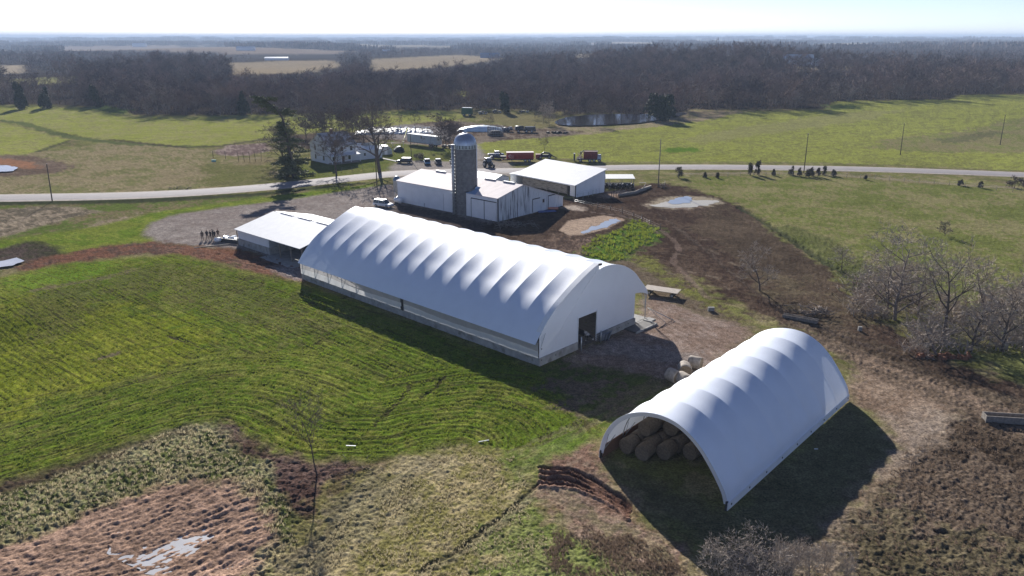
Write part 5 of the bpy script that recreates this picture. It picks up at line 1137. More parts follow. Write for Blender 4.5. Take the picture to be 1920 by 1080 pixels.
# front row: single trees
pm = []; pml = []
for k, (pv, pf) in enumerate(protos):
    me = bpy.data.meshes.new('bare_tree'); me.from_pydata(pv.tolist(), [], pf.tolist()); me.materials.append(WOODM); pm.append(me); ml = me.copy(); ml.materials.clear(); ml.materials.append(WOODL); pml.append(ml)
ea = np.linspace(-37, 37, 150)
for k, a in enumerate(ea):
    a += rng.uniform(-.2, .2); r_ = float(np.interp(a, eang, erad)) + rng.uniform(0, 9); x, y = r_ * math.sin(R(a)), r_ * math.cos(R(a))
    px_, py_ = proj(x, y, 0)
    if 1045 < px_ < 1235 and False: continue
    pale = rng.uniform() < .22; o = bpy.data.objects.new('bare_tree', (pml if pale else pm)[k % 6]); C.objects.link(o); o.location = (x, y, float(H(x, y))); o.rotation_euler = (0, 0, rng.uniform(0, 6.28)); q = rng.uniform(.6, 1.12); o.scale = (q, q, q)
    tag(o, 'pale grey bare tree in the front row of the woods' if pale else 'dark bare tree in the front row of the woods beyond the fields', 'tree', 'pale trees along the front edge of the woods' if pale else 'trees along the front edge of the woods')
for i, (px, py, h, lb) in enumerate(((1110, 236, 11, 'slim bare tree on the near shore of the pond'), (1018, 232, 10, 'pale leaning bare tree at the left end of the pond'), (1030, 236, 8, 'low pale bare tree by the left end of the pond'), (1003, 222, 9, 'bare tree left of the pond by the machines'))):
    bare_tree('bare_tree', lb, G(px, py), 330 + i, h, .8, .14, nl=9, twigs=7, fork=.15, twig_w=.05, group='bare trees by the pond', twig=TWIGL if i in (1, 2) else TWIG)
x, y = scatter(4300, 0, 820, edge=True); sc = rng.uniform(.6, 1.2, len(x)); g_ = ~in_fields(x, y, 17); tag(stamp('woods', x[g_], y[g_], sc[g_], protos, WOODM), kind='stuff')
protos2 = [wood_proto(400 + i, h, 26, w_, .38) for i, (h, w_) in enumerate(((19, .8), (16, 1.0), (17, .9)))]
x, y = scatter(9500, 820, 2000); sc = rng.uniform(.7, 1.1, len(x)); dn = noise(x / 160, y / 110, 95) > -.28; g_ = ~in_fields(x, y, 16) & dn; tag(stamp('woods', x[g_], y[g_], sc[g_], protos2, WOODM), kind='stuff')
def clump(seed, n, R0, h):
    r = random.Random(seed); vs = []; fs = []
    for k in range(n):
        a = r.uniform(0, 6.28); q = R0 * math.sqrt(r.random()); c = Vector((q * math.cos(a), q * math.sin(a), 0)); w_ = r.uniform(1.2, 3.2); b = r.uniform(0, 3.14); d = Vector((math.cos(b), math.sin(b), 0)) * w_; hh = h * r.uniform(.6, 1.1); o = len(vs)
        z0 = Vector((0, 0, r.uniform(-1, hh * .4))); vs += [c - d + z0, c + d + z0, c + d * .5 + Vector((0, 0, hh)), c - d * .5 + Vector((0, 0, hh * r.uniform(.85, 1)))]; fs.append((o, o + 1, o + 2, o + 3))
    return np.array([tuple(v) for v in vs]), np.array(fs)
protos3 = [clump(500 + i, 60, 26, 16) for i in range(4)]
x, y = scatter(5200, 2000, 6500); sc = rng.uniform(.7, 1.15, len(x)); dn = noise(x / 420, y / 260, 71) * .5 + noise(x / 900, y / 350, 97) < .10; g_ = ~in_fields(x, y, 14) & dn; tag(stamp('distant_woods', x[g_], y[g_], sc[g_], protos3, WOODM), kind='stuff')
x, y = scatter(3800, 6500, 15000); sc = rng.uniform(1.2, 2.0, len(x)); dn = noise(x / 1200, y / 500, 98) < .22; tag(stamp('distant_woods', x[dn], y[dn], sc[dn], protos3, WOODM), kind='stuff')
def tuft(seed, n, h, spread, w_):
    r = random.Random(seed); vs = []; fs = []
    for k in range(n):
        a = r.uniform(0, 6.28); b = Vector((math.cos(a), math.sin(a), 0)); p = b * r.uniform(0, spread); q = p + b * h * r.uniform(.2, .9) + Vector((0, 0, h * r.uniform(.5, 1.1))); s_ = Vector((-b.y, b.x, 0)) * w_; o = len(vs)
        vs += [p - s_, p + s_, q + s_ * .3, q - s_ * .3]; fs.append((o, o + 1, o + 2, o + 3))
    return np.array([tuple(v) for v in vs]), np.array(fs)
def row_phase(x, y):
    d1 = polydist(FE, x, y); xx = (x - BB[0]) * BG[0] + (y - BB[1]) * BG[1]; tt = (x - BB[0]) * BA[0] + (y - BB[1]) * BA[1]
    return np.where(d1 < 19 + 4 * noise(x / 9, y / 9, 25), d1, -xx - .0010 * (tt - 10) ** 2 + 100)
def blades(name, poly, n, protos_, m_, smin, smax, zoff=.02, clump_=None, rows=False):
    Pw = world(poly); mn, mx = Pw.min(0), Pw.max(0); x = rng.uniform(mn[0], mx[0], n); y = rng.uniform(mn[1], mx[1], n); g_ = inside(Pw, x + 1.2 * noise(x / 2, y / 2, 5), y + 1.2 * noise(x / 2, y / 2, 6))
    if clump_: g_ &= noise(x / clump_, y / clump_, 44) > rng.uniform(-.5, .5, n)
    if rows: g_ &= np.sin(row_phase(x, y) * 2 * np.pi / .62 + 1.2 * noise(x / 3, y / 3, 7)) > -.1
    x, y = x[g_], y[g_]; o = stamp(name, x, y, rng.uniform(smin, smax, len(x)), protos_, m_); tag(o, kind='stuff'); return o
STRAW = mat('straw_blades', (.50, .43, .27), rough=.9, var=.3, scale=.3, trans=.5, spec=.1); GRASSB = mat('green_blades', (.235, .28, .04), rough=.8, var=.35, scale=.12, trans=.5, spec=.1); STRAWB = mat('brown_stalks', (.26, .19, .135), rough=.9, var=.3, scale=.3, trans=.4, spec=.1)
tfs = [tuft(700 + i, 9, .34, .16, .035) for i in range(4)]; tfg = [tuft(710 + i, 6, .17, .12, .045) for i in range(4)]
blades('tussock_grass', [(-80, 960), (0, 925), (150, 880), (270, 828), (372, 798), (400, 808), (450, 855), (500, 905), (545, 970), (560, 1010), (530, 1080), (500, 960), (440, 905), (350, 893), (150, 968), (-80, 1050)], 11000, tfs, STRAW, .4, .9, clump_=.7)
blades('dry_grass', [(560, 1085), (615, 1000), (690, 925), (780, 872), (860, 840), (960, 860), (985, 930), (1050, 1085)], 9000, tfs, STRAW, .25, .6, clump_=2.5)
blades('dry_grass', [(1020, 1085), (1030, 985), (1120, 990), (1210, 1010), (1320, 1085)], 5000, tfs, STRAWB, .3, .7, clump_=2.5)
blades('dry_grass', [(1500, 1085), (1560, 1000), (1700, 850), (1800, 790), (1990, 820), (1990, 1090)], 8000, tfs, STRAWB, .3, .8, clump_=1.5)
blades('young_wheat', [(-60, 560), (120, 500), (330, 482), (560, 545), (1010, 700), (1100, 800), (1000, 838), (860, 832), (700, 856), (570, 852), (470, 806), (420, 784), (370, 784), (262, 816), (80, 874), (-60, 915)], 110000, tfg, GRASSB, .55, 1.2, clump_=1.6, rows=True)
blades('weeds', [(1086, 470), (1110, 448), (1160, 430), (1190, 412), (1236, 430), (1228, 450), (1190, 468), (1170, 486), (1120, 490)], 2600, tfs, GRASSB, .8, 1.6, clump_=1.5)
# brushwood and tall stalks along the draw, under the right-hand trees
pb = [wood_proto(600 + i, 2.2, 30, 1.2, .02) for i in range(3)]
pb = [(v * np.array([1, 1, .8]), f_) for v, f_ in pb]
bx = []; rr0 = 0
for q in range(260):
    px = rnd.uniform(1600, 1990); lo, hi = (505, 600) if px < 1700 else (560, 665); bx.append(ground_at(px, rnd.uniform(lo, hi))[:2])
bx = np.array(bx); tag(stamp('undergrowth', bx[:, 0], bx[:, 1], rng.uniform(.5, 1.3, len(bx)), pb, TWIGL), kind='stuff')
# ------------------------------------------------------------------ the house
def win(par, m_, x0, x1, z0, z1, y, ax='y', n='window'):
    a = MB(); 
    if ax == 'y': a.box(x0 - .08, x1 + .08, y - .05, y, z0 - .08, z1 + .08)
    else: a.box(y, y + .05, x0 - .08, x1 + .08, z0 - .08, z1 + .08)
    f_ = a.build(n, WPAINT, par); b = MB()
    if ax == 'y': b.box(x0, x1, y - .07, y - .052, z0, z1)
    else: b.box(y + .052, y + .07, x0, x1, z0, z1)
    b.build('pane', GLASS, f_); return f_
hO = (-57.3, 244.8); hA = R(42.3)
ho = thing('farmhouse', 'white two-storey farmhouse with a tin roof behind bare trees', 'house', (hO[0], hO[1], 0), hA)
SID = mat('white_clapboard', (.66, .67, .69), rough=.7, var=.1, streak=(.3, .3, 8))
# local x along the right-facing front (0..10), y away (gable side runs along +y at x=0)
m = MB(); m.box(0, 10, 0, 11.5, 0, 5.6); m.prism([(0, 5.6), (11.5, 5.6), (5.75, 9.0)], 0, 10, 'x'); m.build('wall', SID, ho)
slab(MB(), -.35, 10.35, -.4, 5.45, 5.75, 9.12, .12).build('roof', mat('shingle_and_tin', (.50, .46, .43), rough=.6, var=.4, scale=.5, col2=(.10, .11, .11), thr=.52), ho); slab(MB(), -.35, 10.35, 5.76, 9.12, 11.9, 5.45, .12).build('roof', ROOFP, ho)
m = MB(); m.box(4.2, 4.9, 5.0, 5.7, 8, 10.2); m.build('chimney', mat('chimney_brick', (.22, .10, .07)), ho)
for x in (1.2, 4.4, 7.8): win(ho, None, x, x + .9, 3.6, 5.0, 0); 
for x in (1.2, 7.0): win(ho, None, x, x + 1.0, .9, 2.4, 0)
for y_ in (2.5, 7.6): 
    f_ = MB().box(-.05, 0, y_ - .08, y_ + .98, 3.5, 5.1).build('window', WPAINT, ho); MB().box(-.07, -.052, y_, y_ + .9, 3.58, 5.0).build('pane', GLASS, f_)
    f_ = MB().box(-.05, 0, y_ - .08, y_ + .98, .8, 2.5).build('window', WPAINT, ho); MB().box(-.07, -.052, y_, y_ + .9, .9, 2.4).build('pane', GLASS, f_)
d_ = MB().box(4.6, 5.6, -.06, 0, .2, 2.3).build('door', mat('door_brown', (.12, .07, .05)), ho); MB().box(5.4, 5.5, -.1, -.06, 1.1, 1.2).build('handle', GALV, d_)
slab(MB(), -.2, 10.2, -2.4, 2.6, 0, 3.1, .1).build('porch_roof', ROOFW, ho)
for x in (0, 3.3, 6.7, 10): MB().box(x - .08, x + .08, -2.3, -2.14, 0, 2.6).build('porch_post', WPAINT, ho)
MB().box(-.1, 10.1, -2.4, -.01, 0, .3).build('porch_floor', WOODG, ho)
m = MB(); m.box(10.01, 20.4, 1.0, 8.0, 0, 2.9); m.build('annex_wall', SID, ho)
m = MB(); slab(m, 10.0, 14.8, .7, 2.95, 4.5, 5.0, .1); o = m.build('annex_roof', ROOFW, ho); slab(MB(), 10.0, 20.6, 4.51, 4.8, 8.3, 2.9, .1).build('annex_roof', ROOFW, ho); slab(MB(), 14.82, 20.6, .7, 2.92, 4.5, 3.9, .1).build('annex_roof', ROOFW, ho)
f_ = win(ho, None, 13.4, 14.1, 1.2, 2.1, 1.0)
p = G(724, 290); t = thing('curved_roof_shed', 'small shed with a rounded tin roof right of the house annex', 'shed', p, hA - .3)
m = MB(); m.prism([(-2.2, 0), (-2.2, 1.4), (-1.7, 2.3), (-.8, 2.9), (.8, 2.9), (1.7, 2.3), (2.2, 1.4), (2.2, 0)], 0, 4.5); m.build('shell', GALV, t); MB().box(-.5, .5, -.05, -.001, 0, 1.9).build('door', WPAINT, t)
p = G(748, 284); t = thing('covered_mower', 'dark covered machine on the lawn at the end of a yellow strap', 'machine', p, .3)
m = MB(); m.prism([(-1.9, 0), (-1.7, .7), (-.6, 1.7), (.5, 1.9), (1.5, 1.1), (1.9, 0)], -.9, .9); m.build('cover', mat('dark_cover', (.03, .035, .04), rough=.6), t)
ya, yb = Vector(G(752, 279)) + Vector((0, 0, 1)), Vector(G(765, 262)) + Vector((0, 0, 4.5)); tag(MB().tube([ya, (ya + yb) / 2 - Vector((0, 0, .3)), yb], .09, 4).build('yellow_strap', mat('yellow_pvc', (.62, .6, .05), rough=.5)), 'yellow guard on the guy wire running down to the lawn', 'guy guard')
t = MB(); pa, pb_ = Vector(G(716, 297)), Vector(G(745, 303)); d = (pb_ - pa).normalized(); s_ = Vector((-d.y, d.x, 0)) * .6
o = t.add([pa - s_ + Vector((0, 0, .12)), pb_ - s_ + Vector((0, 0, .12)), pb_ + s_ + Vector((0, 0, .12)), pa + s_ + Vector((0, 0, .12))], [(0, 1, 2, 3)]).build('path', CONC); tag(o, kind='structure')
# ------------------------------------------------------------------ vehicles
def wheel(par, x, y, r_=.36, w_=.24, rimc=None, rr=.55):
    m = MB(); m.tube([(x, y - w_ / 2, r_), (x, y - w_ / 2 + .04, r_), (x, y + w_ / 2 - .04, r_), (x, y + w_ / 2, r_)], [r_ * .9, r_, r_, r_ * .9], 18); o = m.build('wheel', BLACK, par)
    m = MB(); m.cyl((x, y - w_ / 2 - .012, r_), (x, y + w_ / 2 + .012, r_), r_ * rr, 14); m.build('rim', rimc or GALV, o); return o
def car(name, label, cat, px, py, rz, paint_, kind='suv', L=4.7, roofp=None, dz=0, grp=None):
    p = G(px, py); t = thing(name, label, cat, (p[0], p[1], p[2] + dz), rz, grp); k = L / 4.7; W_ = .92
    low_ = [(-2.3, .42), (-2.33, .75), (-2.25, .98), (1.0, 1.0), (2.1, .9), (2.32, .72), (2.3, .42), (1.85, .40), (-1.85, .40)]
    m = MB(); m.prism([(a * k, b) for a, b in low_], -W_, W_); m.build('body', paint_, t, bevel=.07)
    cab = {'suv': [(-2.2, .97), (-2.05, 1.62), (-1.7, 1.72), (.35, 1.70), (.6, 1.62), (1.2, .99)], 'pickup': [(-.5, .97), (-.35, 1.62), (-.1, 1.72), (.75, 1.70), (.95, 1.62), (1.5, .98)], 'sedan': [(-1.9, .97), (-1.2, 1.38), (-.9, 1.43), (.3, 1.42), (.5, 1.38), (1.25, .98)]}[kind]
    cab = [(a * k, b) for a, b in cab]
    zt = cab[2][1]
    m = MB(); vs = [(a, s_ * (W_ - .06 - .16 * (b - .97)), b) for s_ in (-1, 1) for a, b in cab]; n_ = len(cab)
    m.add(vs, [tuple(range(n_)), tuple(range(2 * n_ - 1, n_ - 1, -1))] + [(i, i + n_, (i + 1) % n_ + n_, (i + 1) % n_) for i in range(n_)]); m.build('glasshouse', GLASS, t)
    m = MB(); m.rbox((cab[1][0] + cab[-2][0]) / 2, 0, zt + .02, cab[-2][0] - cab[1][0], 1.5, .09); m.build('roof_panel', roofp or paint_, t, bevel=.04)
    m = MB()
    for s_ in (-1, 1):
        for q in (cab[1], cab[-2], (.5 * (cab[1][0] + cab[-2][0]), zt - .05)):
            b0 = cab[0] if q is cab[1] else cab[-1] if q is cab[-2] else (q[0], .98)
            m.tube([(b0[0], s_ * (W_ - .055), .99), (q[0], s_ * (W_ - .17), q[1])], .05, 4)
    m.build('pillars', paint_, t)
    for s_ in (-1, 1):
        MB().rbox(2.3 * k, s_ * .68, .74, .06, .32, .15).build('headlight', LAMP_W, t); MB().rbox(-2.33 * k, s_ * .74, .82, .05, .2, .3).build('taillight', LAMP_R, t)
        MB().rbox(cab[-1][0] - .25, s_ * (W_ + .1), 1.05, .12, .18, .14).build('mirror', paint_, t)
    MB().rbox(2.33 * k, 0, .48, .1, 1.8, .18).build('bumper', DKMET if paint_ is not WPAINT else GALV, t); MB().rbox(-2.36 * k, 0, .5, .1, 1.8, .18).build('bumper', DKMET, t)
    if kind == 'pickup': MB().box(-2.2 * k, -.55 * k, -.75, .75, .9, 1.012).build('bed_liner', BLACK, t)
    for x in (-1.45 * k, 1.42 * k):
        for s_ in (-1, 1): wheel(t, x, s_ * (W_ - .1))
    return t
car('parked_car', 'white estate vehicle parked behind the long white barn', 'suv', 719, 388, R(-28), WPAINT, 'suv', 4.9)
car('parked_car', 'black sport utility vehicle with a pale roof on the drive by the brown shrub', 'suv', 758, 306, R(175), BPAINT, 'suv', 4.9, GALV)
car('parked_car', 'light blue pickup parked nose-on beside the black one', 'pickup', 801, 308, R(-80), BLUEP, 'pickup', 5.0, WPAINT)
car('parked_car', 'black pickup with a white roof parked right of the blue one', 'pickup', 821.5, 308, R(-78), BPAINT, 'pickup', 5.0, WPAINT)
car('parked_car', 'dark vehicle half hidden by the left side of the silo', 'suv', 851, 305, R(-95), BPAINT, 'suv', 5.0, WPAINT)
car('parked_car', 'blue-grey pickup behind the black tractor', 'pickup', 930, 293, R(10), mat('blue_grey_paint', (.20, .24, .30), rough=.3, var=.2), 'pickup', 5.4, GALV)
car('parked_car', 'dark pickup with a crate on its bed hitched by the red wagon', 'pickup', 934, 298, R(175), BPAINT, 'pickup', 5.4)
# tractor
p = G(917, 314); tr_ = thing('tractor', 'black tractor with large rear wheels parked by the road', 'tractor', p, R(-60))
MB().rbox(.9, 0, 1.35, 2.2, .85, .8, taper=.9).build('bonnet', BPAINT, tr_, bevel=.06); MB().rbox(-.5, 0, 1.2, 2.4, .7, .6).build('chassis', DKMET, tr_)
m = MB(); m.prism([(-1.35, 1.5), (-1.25, 2.75), (.05, 2.75), (.25, 1.5)], -.7, .7); m.build('cab', GLASS, tr_); MB().rbox(-.6, 0, 2.85, 1.6, 1.6, .16).build('cab_roof', WPAINT, tr_, bevel=.04)
for s_ in (-1, 1): wheel(tr_, -1.0, s_ * .95, .95, .55, mat('tractor_rim', (.6, .6, .55)), .5); wheel(tr_, 1.5, s_ * .8, .58, .38, MATS['tractor_rim'], .5)
MB().tube([(1.2, .3, 1.7), (1.2, .3, 2.5)], .05, 8).build('exhaust', RUST, tr_); MB().rbox(-.9, .95, 1.98, 1.5, .6, .08).build('mudguard', BPAINT, tr_); MB().rbox(-.9, -.95, 1.98, 1.5, .6, .08).build('mudguard', BPAINT, tr_)
# red feed wagon
p = G(975, 303); wg = thing('feed_wagon', 'long dark red feed wagon parked beyond the road', 'wagon', p, R(4))
m = MB(); m.prism([(-1.05, .9), (-1.35, 2.2), (-1.35, 3.0), (1.35, 3.0), (1.35, 2.2), (1.05, .9)], -4.3, 4.3, 'x')
m.build('hopper', RED, wg, bevel=.05); MB().box(-4.35, 4.35, -1.42, 1.42, 3.0, 3.09).build('top_rail', mat('pale_rail', (.6, .5, .48)), wg)
MB().box(-4.2, 4.2, -.9, .9, .6, .9).build('frame', DKMET, wg); MB().rbox(-2.6, -1.42, 1.7, 1.1, .12, 1.1).rbox(-.5, -1.40, 2.45, 6.2, .05, .06).build('side_chute', mat('bleached_red', (.35, .12, .11)), wg)
m = MB(); m.lathe([(.25, -.02), (.5, -.02), (.5, .02), (.25, .02)], 16); rg = MB(); rg.add([(v[0] - 3.3, v[2] - 1.43, v[1] + 2.0) for v in m.v], m.f, True); rg.build('gear_guard', mat('pink_white', (.6, .4, .4)), wg)
for x in (1.6, 2.9):
    for s_ in (-1, 1): wheel(wg, x, s_ * 1.05, .5, .35)
MB().tube([(-4.3, 0, .75), (-6.0, 0, .6)], .12, 6).build('drawbar', RED2, wg); MB().tube([(-3.2, -1.2, .9), (-2.4, -2.4, .1)], .07, 5).build('jack_stand', GALV, wg)
# red loader bucket machine
p = G(1020, 297); ld = thing('box_scraper', 'low dark red scraper with a curved arm on the grass', 'implement', p, R(3))
MB().rbox(-1.9, 0, .8, 1.7, 1.6, 1.3, taper=.95).build('box', RED2, ld, bevel=.05); m = MB(); m.tube([(-1.2, 0, 1.2), (0, 0, 1.9), (1.5, 0, 1.7), (2.8, 0, .8), (4.2, 0, .2)], [.2, .3, .3, .2, .1], 7); m.build('arm', DKMET, ld); MB().rbox(.6, 0, .8, 3.6, .8, 1.0).build('engine', DKMET, ld)
for x in (-1.2, 1.6):
    for s_ in (-1, 1): wheel(ld, x, s_ * .7, .45, .3)
# red machine with tank, right
p = G(1102, 303); rm = thing('spreader_truck', 'red manure spreader with white and pink front beyond the road', 'spreader', p, R(-3))
MB().prism([(-.8, 1.0), (-1.25, 2.4), (-1.25, 3.3), (1.25, 3.3), (1.25, 2.4), (.8, 1.0)], -1.4, 3.0, 'x').build('hopper', RED2, rm, bevel=.04)
m = MB()
for s_ in (-1.27, 1.27): m.rbox(.8, s_, 3.36, 4.5, .1, .12)
m.rbox(-1.42, 0, 3.36, .1, 2.6, .12).rbox(3.0, 0, 3.36, .1, 2.6, .12); m.build('top_rail', GREENP, rm)
MB().rbox(3.6, 0, 1.5, 1.3, 2.0, 1.5, taper=.8).build('cab', mat('pale_blue_paint', (.42, .47, .55), rough=.4), rm, bevel=.08); MB().rbox(3.75, 0, 2.0, .9, 1.7, .45).build('windscreen', GLASS, rm)
m = MB(); r2 = random.Random(4)
for k in range(16): m.tube([(r2.uniform(-3.8, -1.4), r2.uniform(-1, 1), r2.uniform(.4, 2)), (r2.uniform(-3.8, -1.4), r2.uniform(-1, 1), r2.uniform(.6, 3.2))], .08, 5)
m.build('beater_frame', mat('pinkish_white', (.50, .34, .35), rough=.6, var=.4), rm)
MB().rbox(-4.3, 0, 1.5, .5, 2.2, 2.2).rbox(-2.2, .4, 2.8, .5, .5, .6).build('rear_door', DKMET, rm); MB().tube([(-2.6, 0, 2.0), (-1.5, 0, 3.6), (-1.2, 0, 3.2)], .12, 6).build('boom', DKMET, rm); MB().box(-3.5, 3.8, -.7, .7, .6, 1.0).build('frame', DKMET, rm)
for x in (-2.4, .6, 1.9, 3.6):
    for s_ in (-1, 1): wheel(rm, x, s_ * 1.0, .52, .4)
# semi-trailer
p = G(764, 271); q = G(843, 281); tl = thing('box_trailer', 'long white box trailer with peeling dark marks parked behind the house', 'trailer', p, math.atan2(q[1] - p[1], q[0] - p[0])); TLn = 15.6
m = MB(); m.box(0, TLn, 0, 2.6, 1.15, 4.0); m.build('box', mat('dull_white_panels', (.50, .52, .56), rough=.5, var=.12, scale=.8), tl); MB().box(-.03, TLn + .03, -.03, 2.63, 4.0, 4.06).build('roof', ROOFW, tl)
m = MB(); m.rbox(7.6, -.012, 3.2, .45, .02, 1.0).rbox(8.6, -.012, 2.8, .6, .02, .35, 0, 0, .5).rbox(9.4, -.012, 2.9, .3, .02, .5, 0, 0, -.4).rbox(8.0, -.012, 2.2, .15, .02, .5); m.build('peeling_mark', RUST, tl)
m = MB()
for k in range(14): m.rbox(.55 + k * 1.12, -.01, 2.6, .04, .03, 2.75)
m.build('side_ribs', mat('rib_grey', (.38, .40, .43)), tl); MB().box(12.3, 12.36, -.02, 0, 1.2, 3.95).build('door_seam', DKMET, tl)
MB().box(.2, TLn - .2, .5, 2.1, .9, 1.15).build('chassis', DKMET, tl)
for x in (11.6, 12.9):
    for y_ in (.3, 2.3): wheel(tl, x, y_, .5, .35)
for y_ in (.5, 2.1): MB().tube([(3.0, y_, 1.0), (3.0, y_, .0)], .08, 6).build('landing_leg', GALV, tl)
# junk by the trailer end
for i, (px, py, lb) in enumerate(((845, 277, 'heap of dark scrap with pale pieces under the bare trees'), (812, 272, 'pale sheet lying on the grass before the trailer'))):
    t = thing('scrap_heap', lb, 'scrap', G(px, py)); m = MB(); r2 = random.Random(40 + i)
    for k in range(14 if i == 0 else 3): m.rbox(r2.uniform(-3, 3) * (1 if i == 0 else .4), r2.uniform(-1, 1), r2.uniform(.1, .9) * (1 if i == 0 else .3), r2.uniform(.5, 1.8), r2.uniform(.3, 1), r2.uniform(.1, .7), rz=r2.uniform(0, 3), rx=r2.uniform(-.5, .5))
    m.build('scrap_pieces', mat('mixed_scrap', (.05, .05, .05), rough=.6, var=.4, scale=1, col2=(.6, .6, .6), thr=.56) if i == 0 else WPAINT, t)
# hay wagon on the right
p = G(1240, 556); q0 = G(1212, 548); wa = thing('flatbed_wagon', 'empty grey wooden flatbed wagon on the track behind the barn', 'wagon', (p[0] + .2, p[1] + .8, p[2]), R(-27))
m = MB()
for k in range(10): m.box(-2.7, 2.7, -1.15 + k * .232, -1.15 + k * .232 + .215, .88, .95)
m.build('deck_boards', mat('bleached_boards', (.42, .36, .30), rough=.85, var=.35, scale=3, streak=(.5, 5, 1)), wa); MB().box(-2.6, 2.6, -.5, -.4, .7, .88).box(-2.6, 2.6, .4, .5, .7, .88).build('frame', DKMET, wa)
for x in (-1.8, 1.8):
    for s_ in (-1, 1): wheel(wa, x, s_ * .75, .34, .2)
# feed trough at right edge, board on lot, brush heap
p = G(1880, 790); t = thing('feed_bunk', 'long grey concrete feed trough at the right edge of the brown ground', 'trough', p, R(-8))
m = MB(); m.box(-1.9, 5, -.55, -.45, 0, .75).box(-1.9, 5, .45, .55, 0, .75).box(-1.9, 5, -.449, .449, .12, .25).box(-1.9, -1.8, -.449, .449, .25, .75).box(-1.7, -1.3, -.6, .6, -.1, .119).box(2, 2.4, -.6, .6, -.1, .119); m.build('trough_shell', WOODG, t)
p = G(1500, 600); t = thing('feed_bunk', 'low grey feed trough on the mud beside the brush heap', 'trough', p, R(-33)); m = MB(); m.box(-2.4, 2.4, -.4, -.32, 0, .5).box(-2.4, 2.4, .32, .4, 0, .5).box(-2.4, 2.4, -.319, .319, .05, .12); m.build('trough_shell', WOODG, t)
def sticks(name, label, px, py, n, sx_, sy_, h, L, rad, m_, seed, cat='brush heap'):
    t = thing(name, label, cat, G(px, py)); r2 = random.Random(seed); m = MB()
    for k in range(n):
        a = r2.uniform(0, 3.14); l_ = r2.uniform(.4, 1) * L; c = Vector((r2.gauss(0, sx_), r2.gauss(0, sy_), r2.uniform(.05, h))); d = Vector((math.cos(a), math.sin(a), r2.uniform(-.25, .45))) * l_ / 2
        m.tube([c - d, c, c + d + Vector((0, 0, .1))], [rad, rad * .8, rad * .4], 4)
    m.build('branches', m_, t); return t
sticks('brush_heap', 'grey heap of cut branches above the small trough', 1525, 588, 70, 1.6, .8, .9, 2.2, .06, BARKL, 1)
sticks('brush_heap', 'long tangle of pale dead branches below the ditch', 1610, 545, 90, 1.4, 2.6, .7, 2.0, .05, BARKL, 2)
sticks('brush_heap', 'heap of pale branches in the shade before the mildewed gable', 958, 424, 90, 2.6, 1.2, .8, 2.6, .05, WOODG, 3)
sticks('brush_heap', 'dark scattered branches left on the brown soil by the hollow', 650, 890, 34, 3.0, 1.3, .2, 1.8, .03, BARK, 4)
sticks('brush_heap', 'dark prunings piled by the thin fence below the field', 118 + 500 - 95, 303, 26, 2.2, .6, .6, 2.0, .05, BARK, 5)
sticks('brush_heap', 'small heap of dead wood on the tan bank above the road', 341, 354, 20, 2, .7, .6, 2.4, .06, BARK, 6)
sticks('brush_heap', 'leaning pale poles at the end of the fallen log by the pole', 1243, 352, 9, .9, .5, 1.4, 3.6, .10, BARKL, 7)
t = thing('fallen_log', 'long fallen grey log lying along the edge of the muddy yard', 'log', G(1150, 372)); b0 = Vector(G(1150, 372)); P_ = [Vector(G(*q)) - b0 + Vector((0, 0, .35)) for q in ((1160, 369), (1175, 366), (1190, 364), (1205, 358), (1220, 352))]; MB().tube(P_, [.35, .4, .42, .5, .35], 7).build('log_trunk', WOODG, t); MB().tube([P_[3], P_[3] + Vector((1, 1, 1.6))], [.2, .06], 5).build('branch', WOODG, t)
# small loose items
for i, (px, py, L_, a, m_, nm, lb, ct) in enumerate(((907, 828, 1.1, .35, WPAINT, 'white_board', 'white board lying on the green field above the tan slope', 'board'), (658, 837, 1.0, -.05, WPAINT, 'white_board', 'thin white strip lying on the field near the brown soil', 'board'),
        (1416, 508, 1.2, .8, WPAINT, 'white_stake', 'pale stake lying in the pasture', 'stake'), (1333, 583, .9, 0, CONC, 'stone_block', 'pale block at the foot of the grassy verge', 'stone'), (1612, 620, .5, 0, CONC, 'stone_block', 'small white stone on the brown lot', 'stone'),
        (401, 303, 1.4, 0, mat('mint_tank', (.35, .6, .5)), 'stock_tank', 'small mint green tank on the tan grass', 'tank'), (1205, 343, 1.8, .1, WPAINT, 'metal_sheet', 'white sheet of metal lying by the pole near the shelter', 'sheet'), (1530, 843, .35, 0, WPAINT, 'white_litter', 'tiny white scrap in the shade of the hay shed', 'litter'))):
    o = tag(MB().rbox(0, 0, .08 if 'block' not in nm and 'tank' not in nm else .3, L_, .3 if 'block' in nm or 'tank' in nm else .09, .05 if 'block' not in nm and 'tank' not in nm else .6, rz=a, rx=.1).build(nm, m_), lb, ct); o.location = G(px, py)
tag(MB().rbox(0, 0, .12, 4.2, 1.6, .1, rz=.3).build('blue_tarp', TARB), 'blue tarpaulin lying by the lean-to doors', 'tarpaulin').location = G(1025, 397)
tag(MB().rbox(0, 0, .3, 2.4, .9, .35, rz=-.1).build('red_board', mat('salmon_board', (.6, .25, .18))), 'salmon coloured board by the corner of the lean-to', 'board').location = G(1037, 392.5)
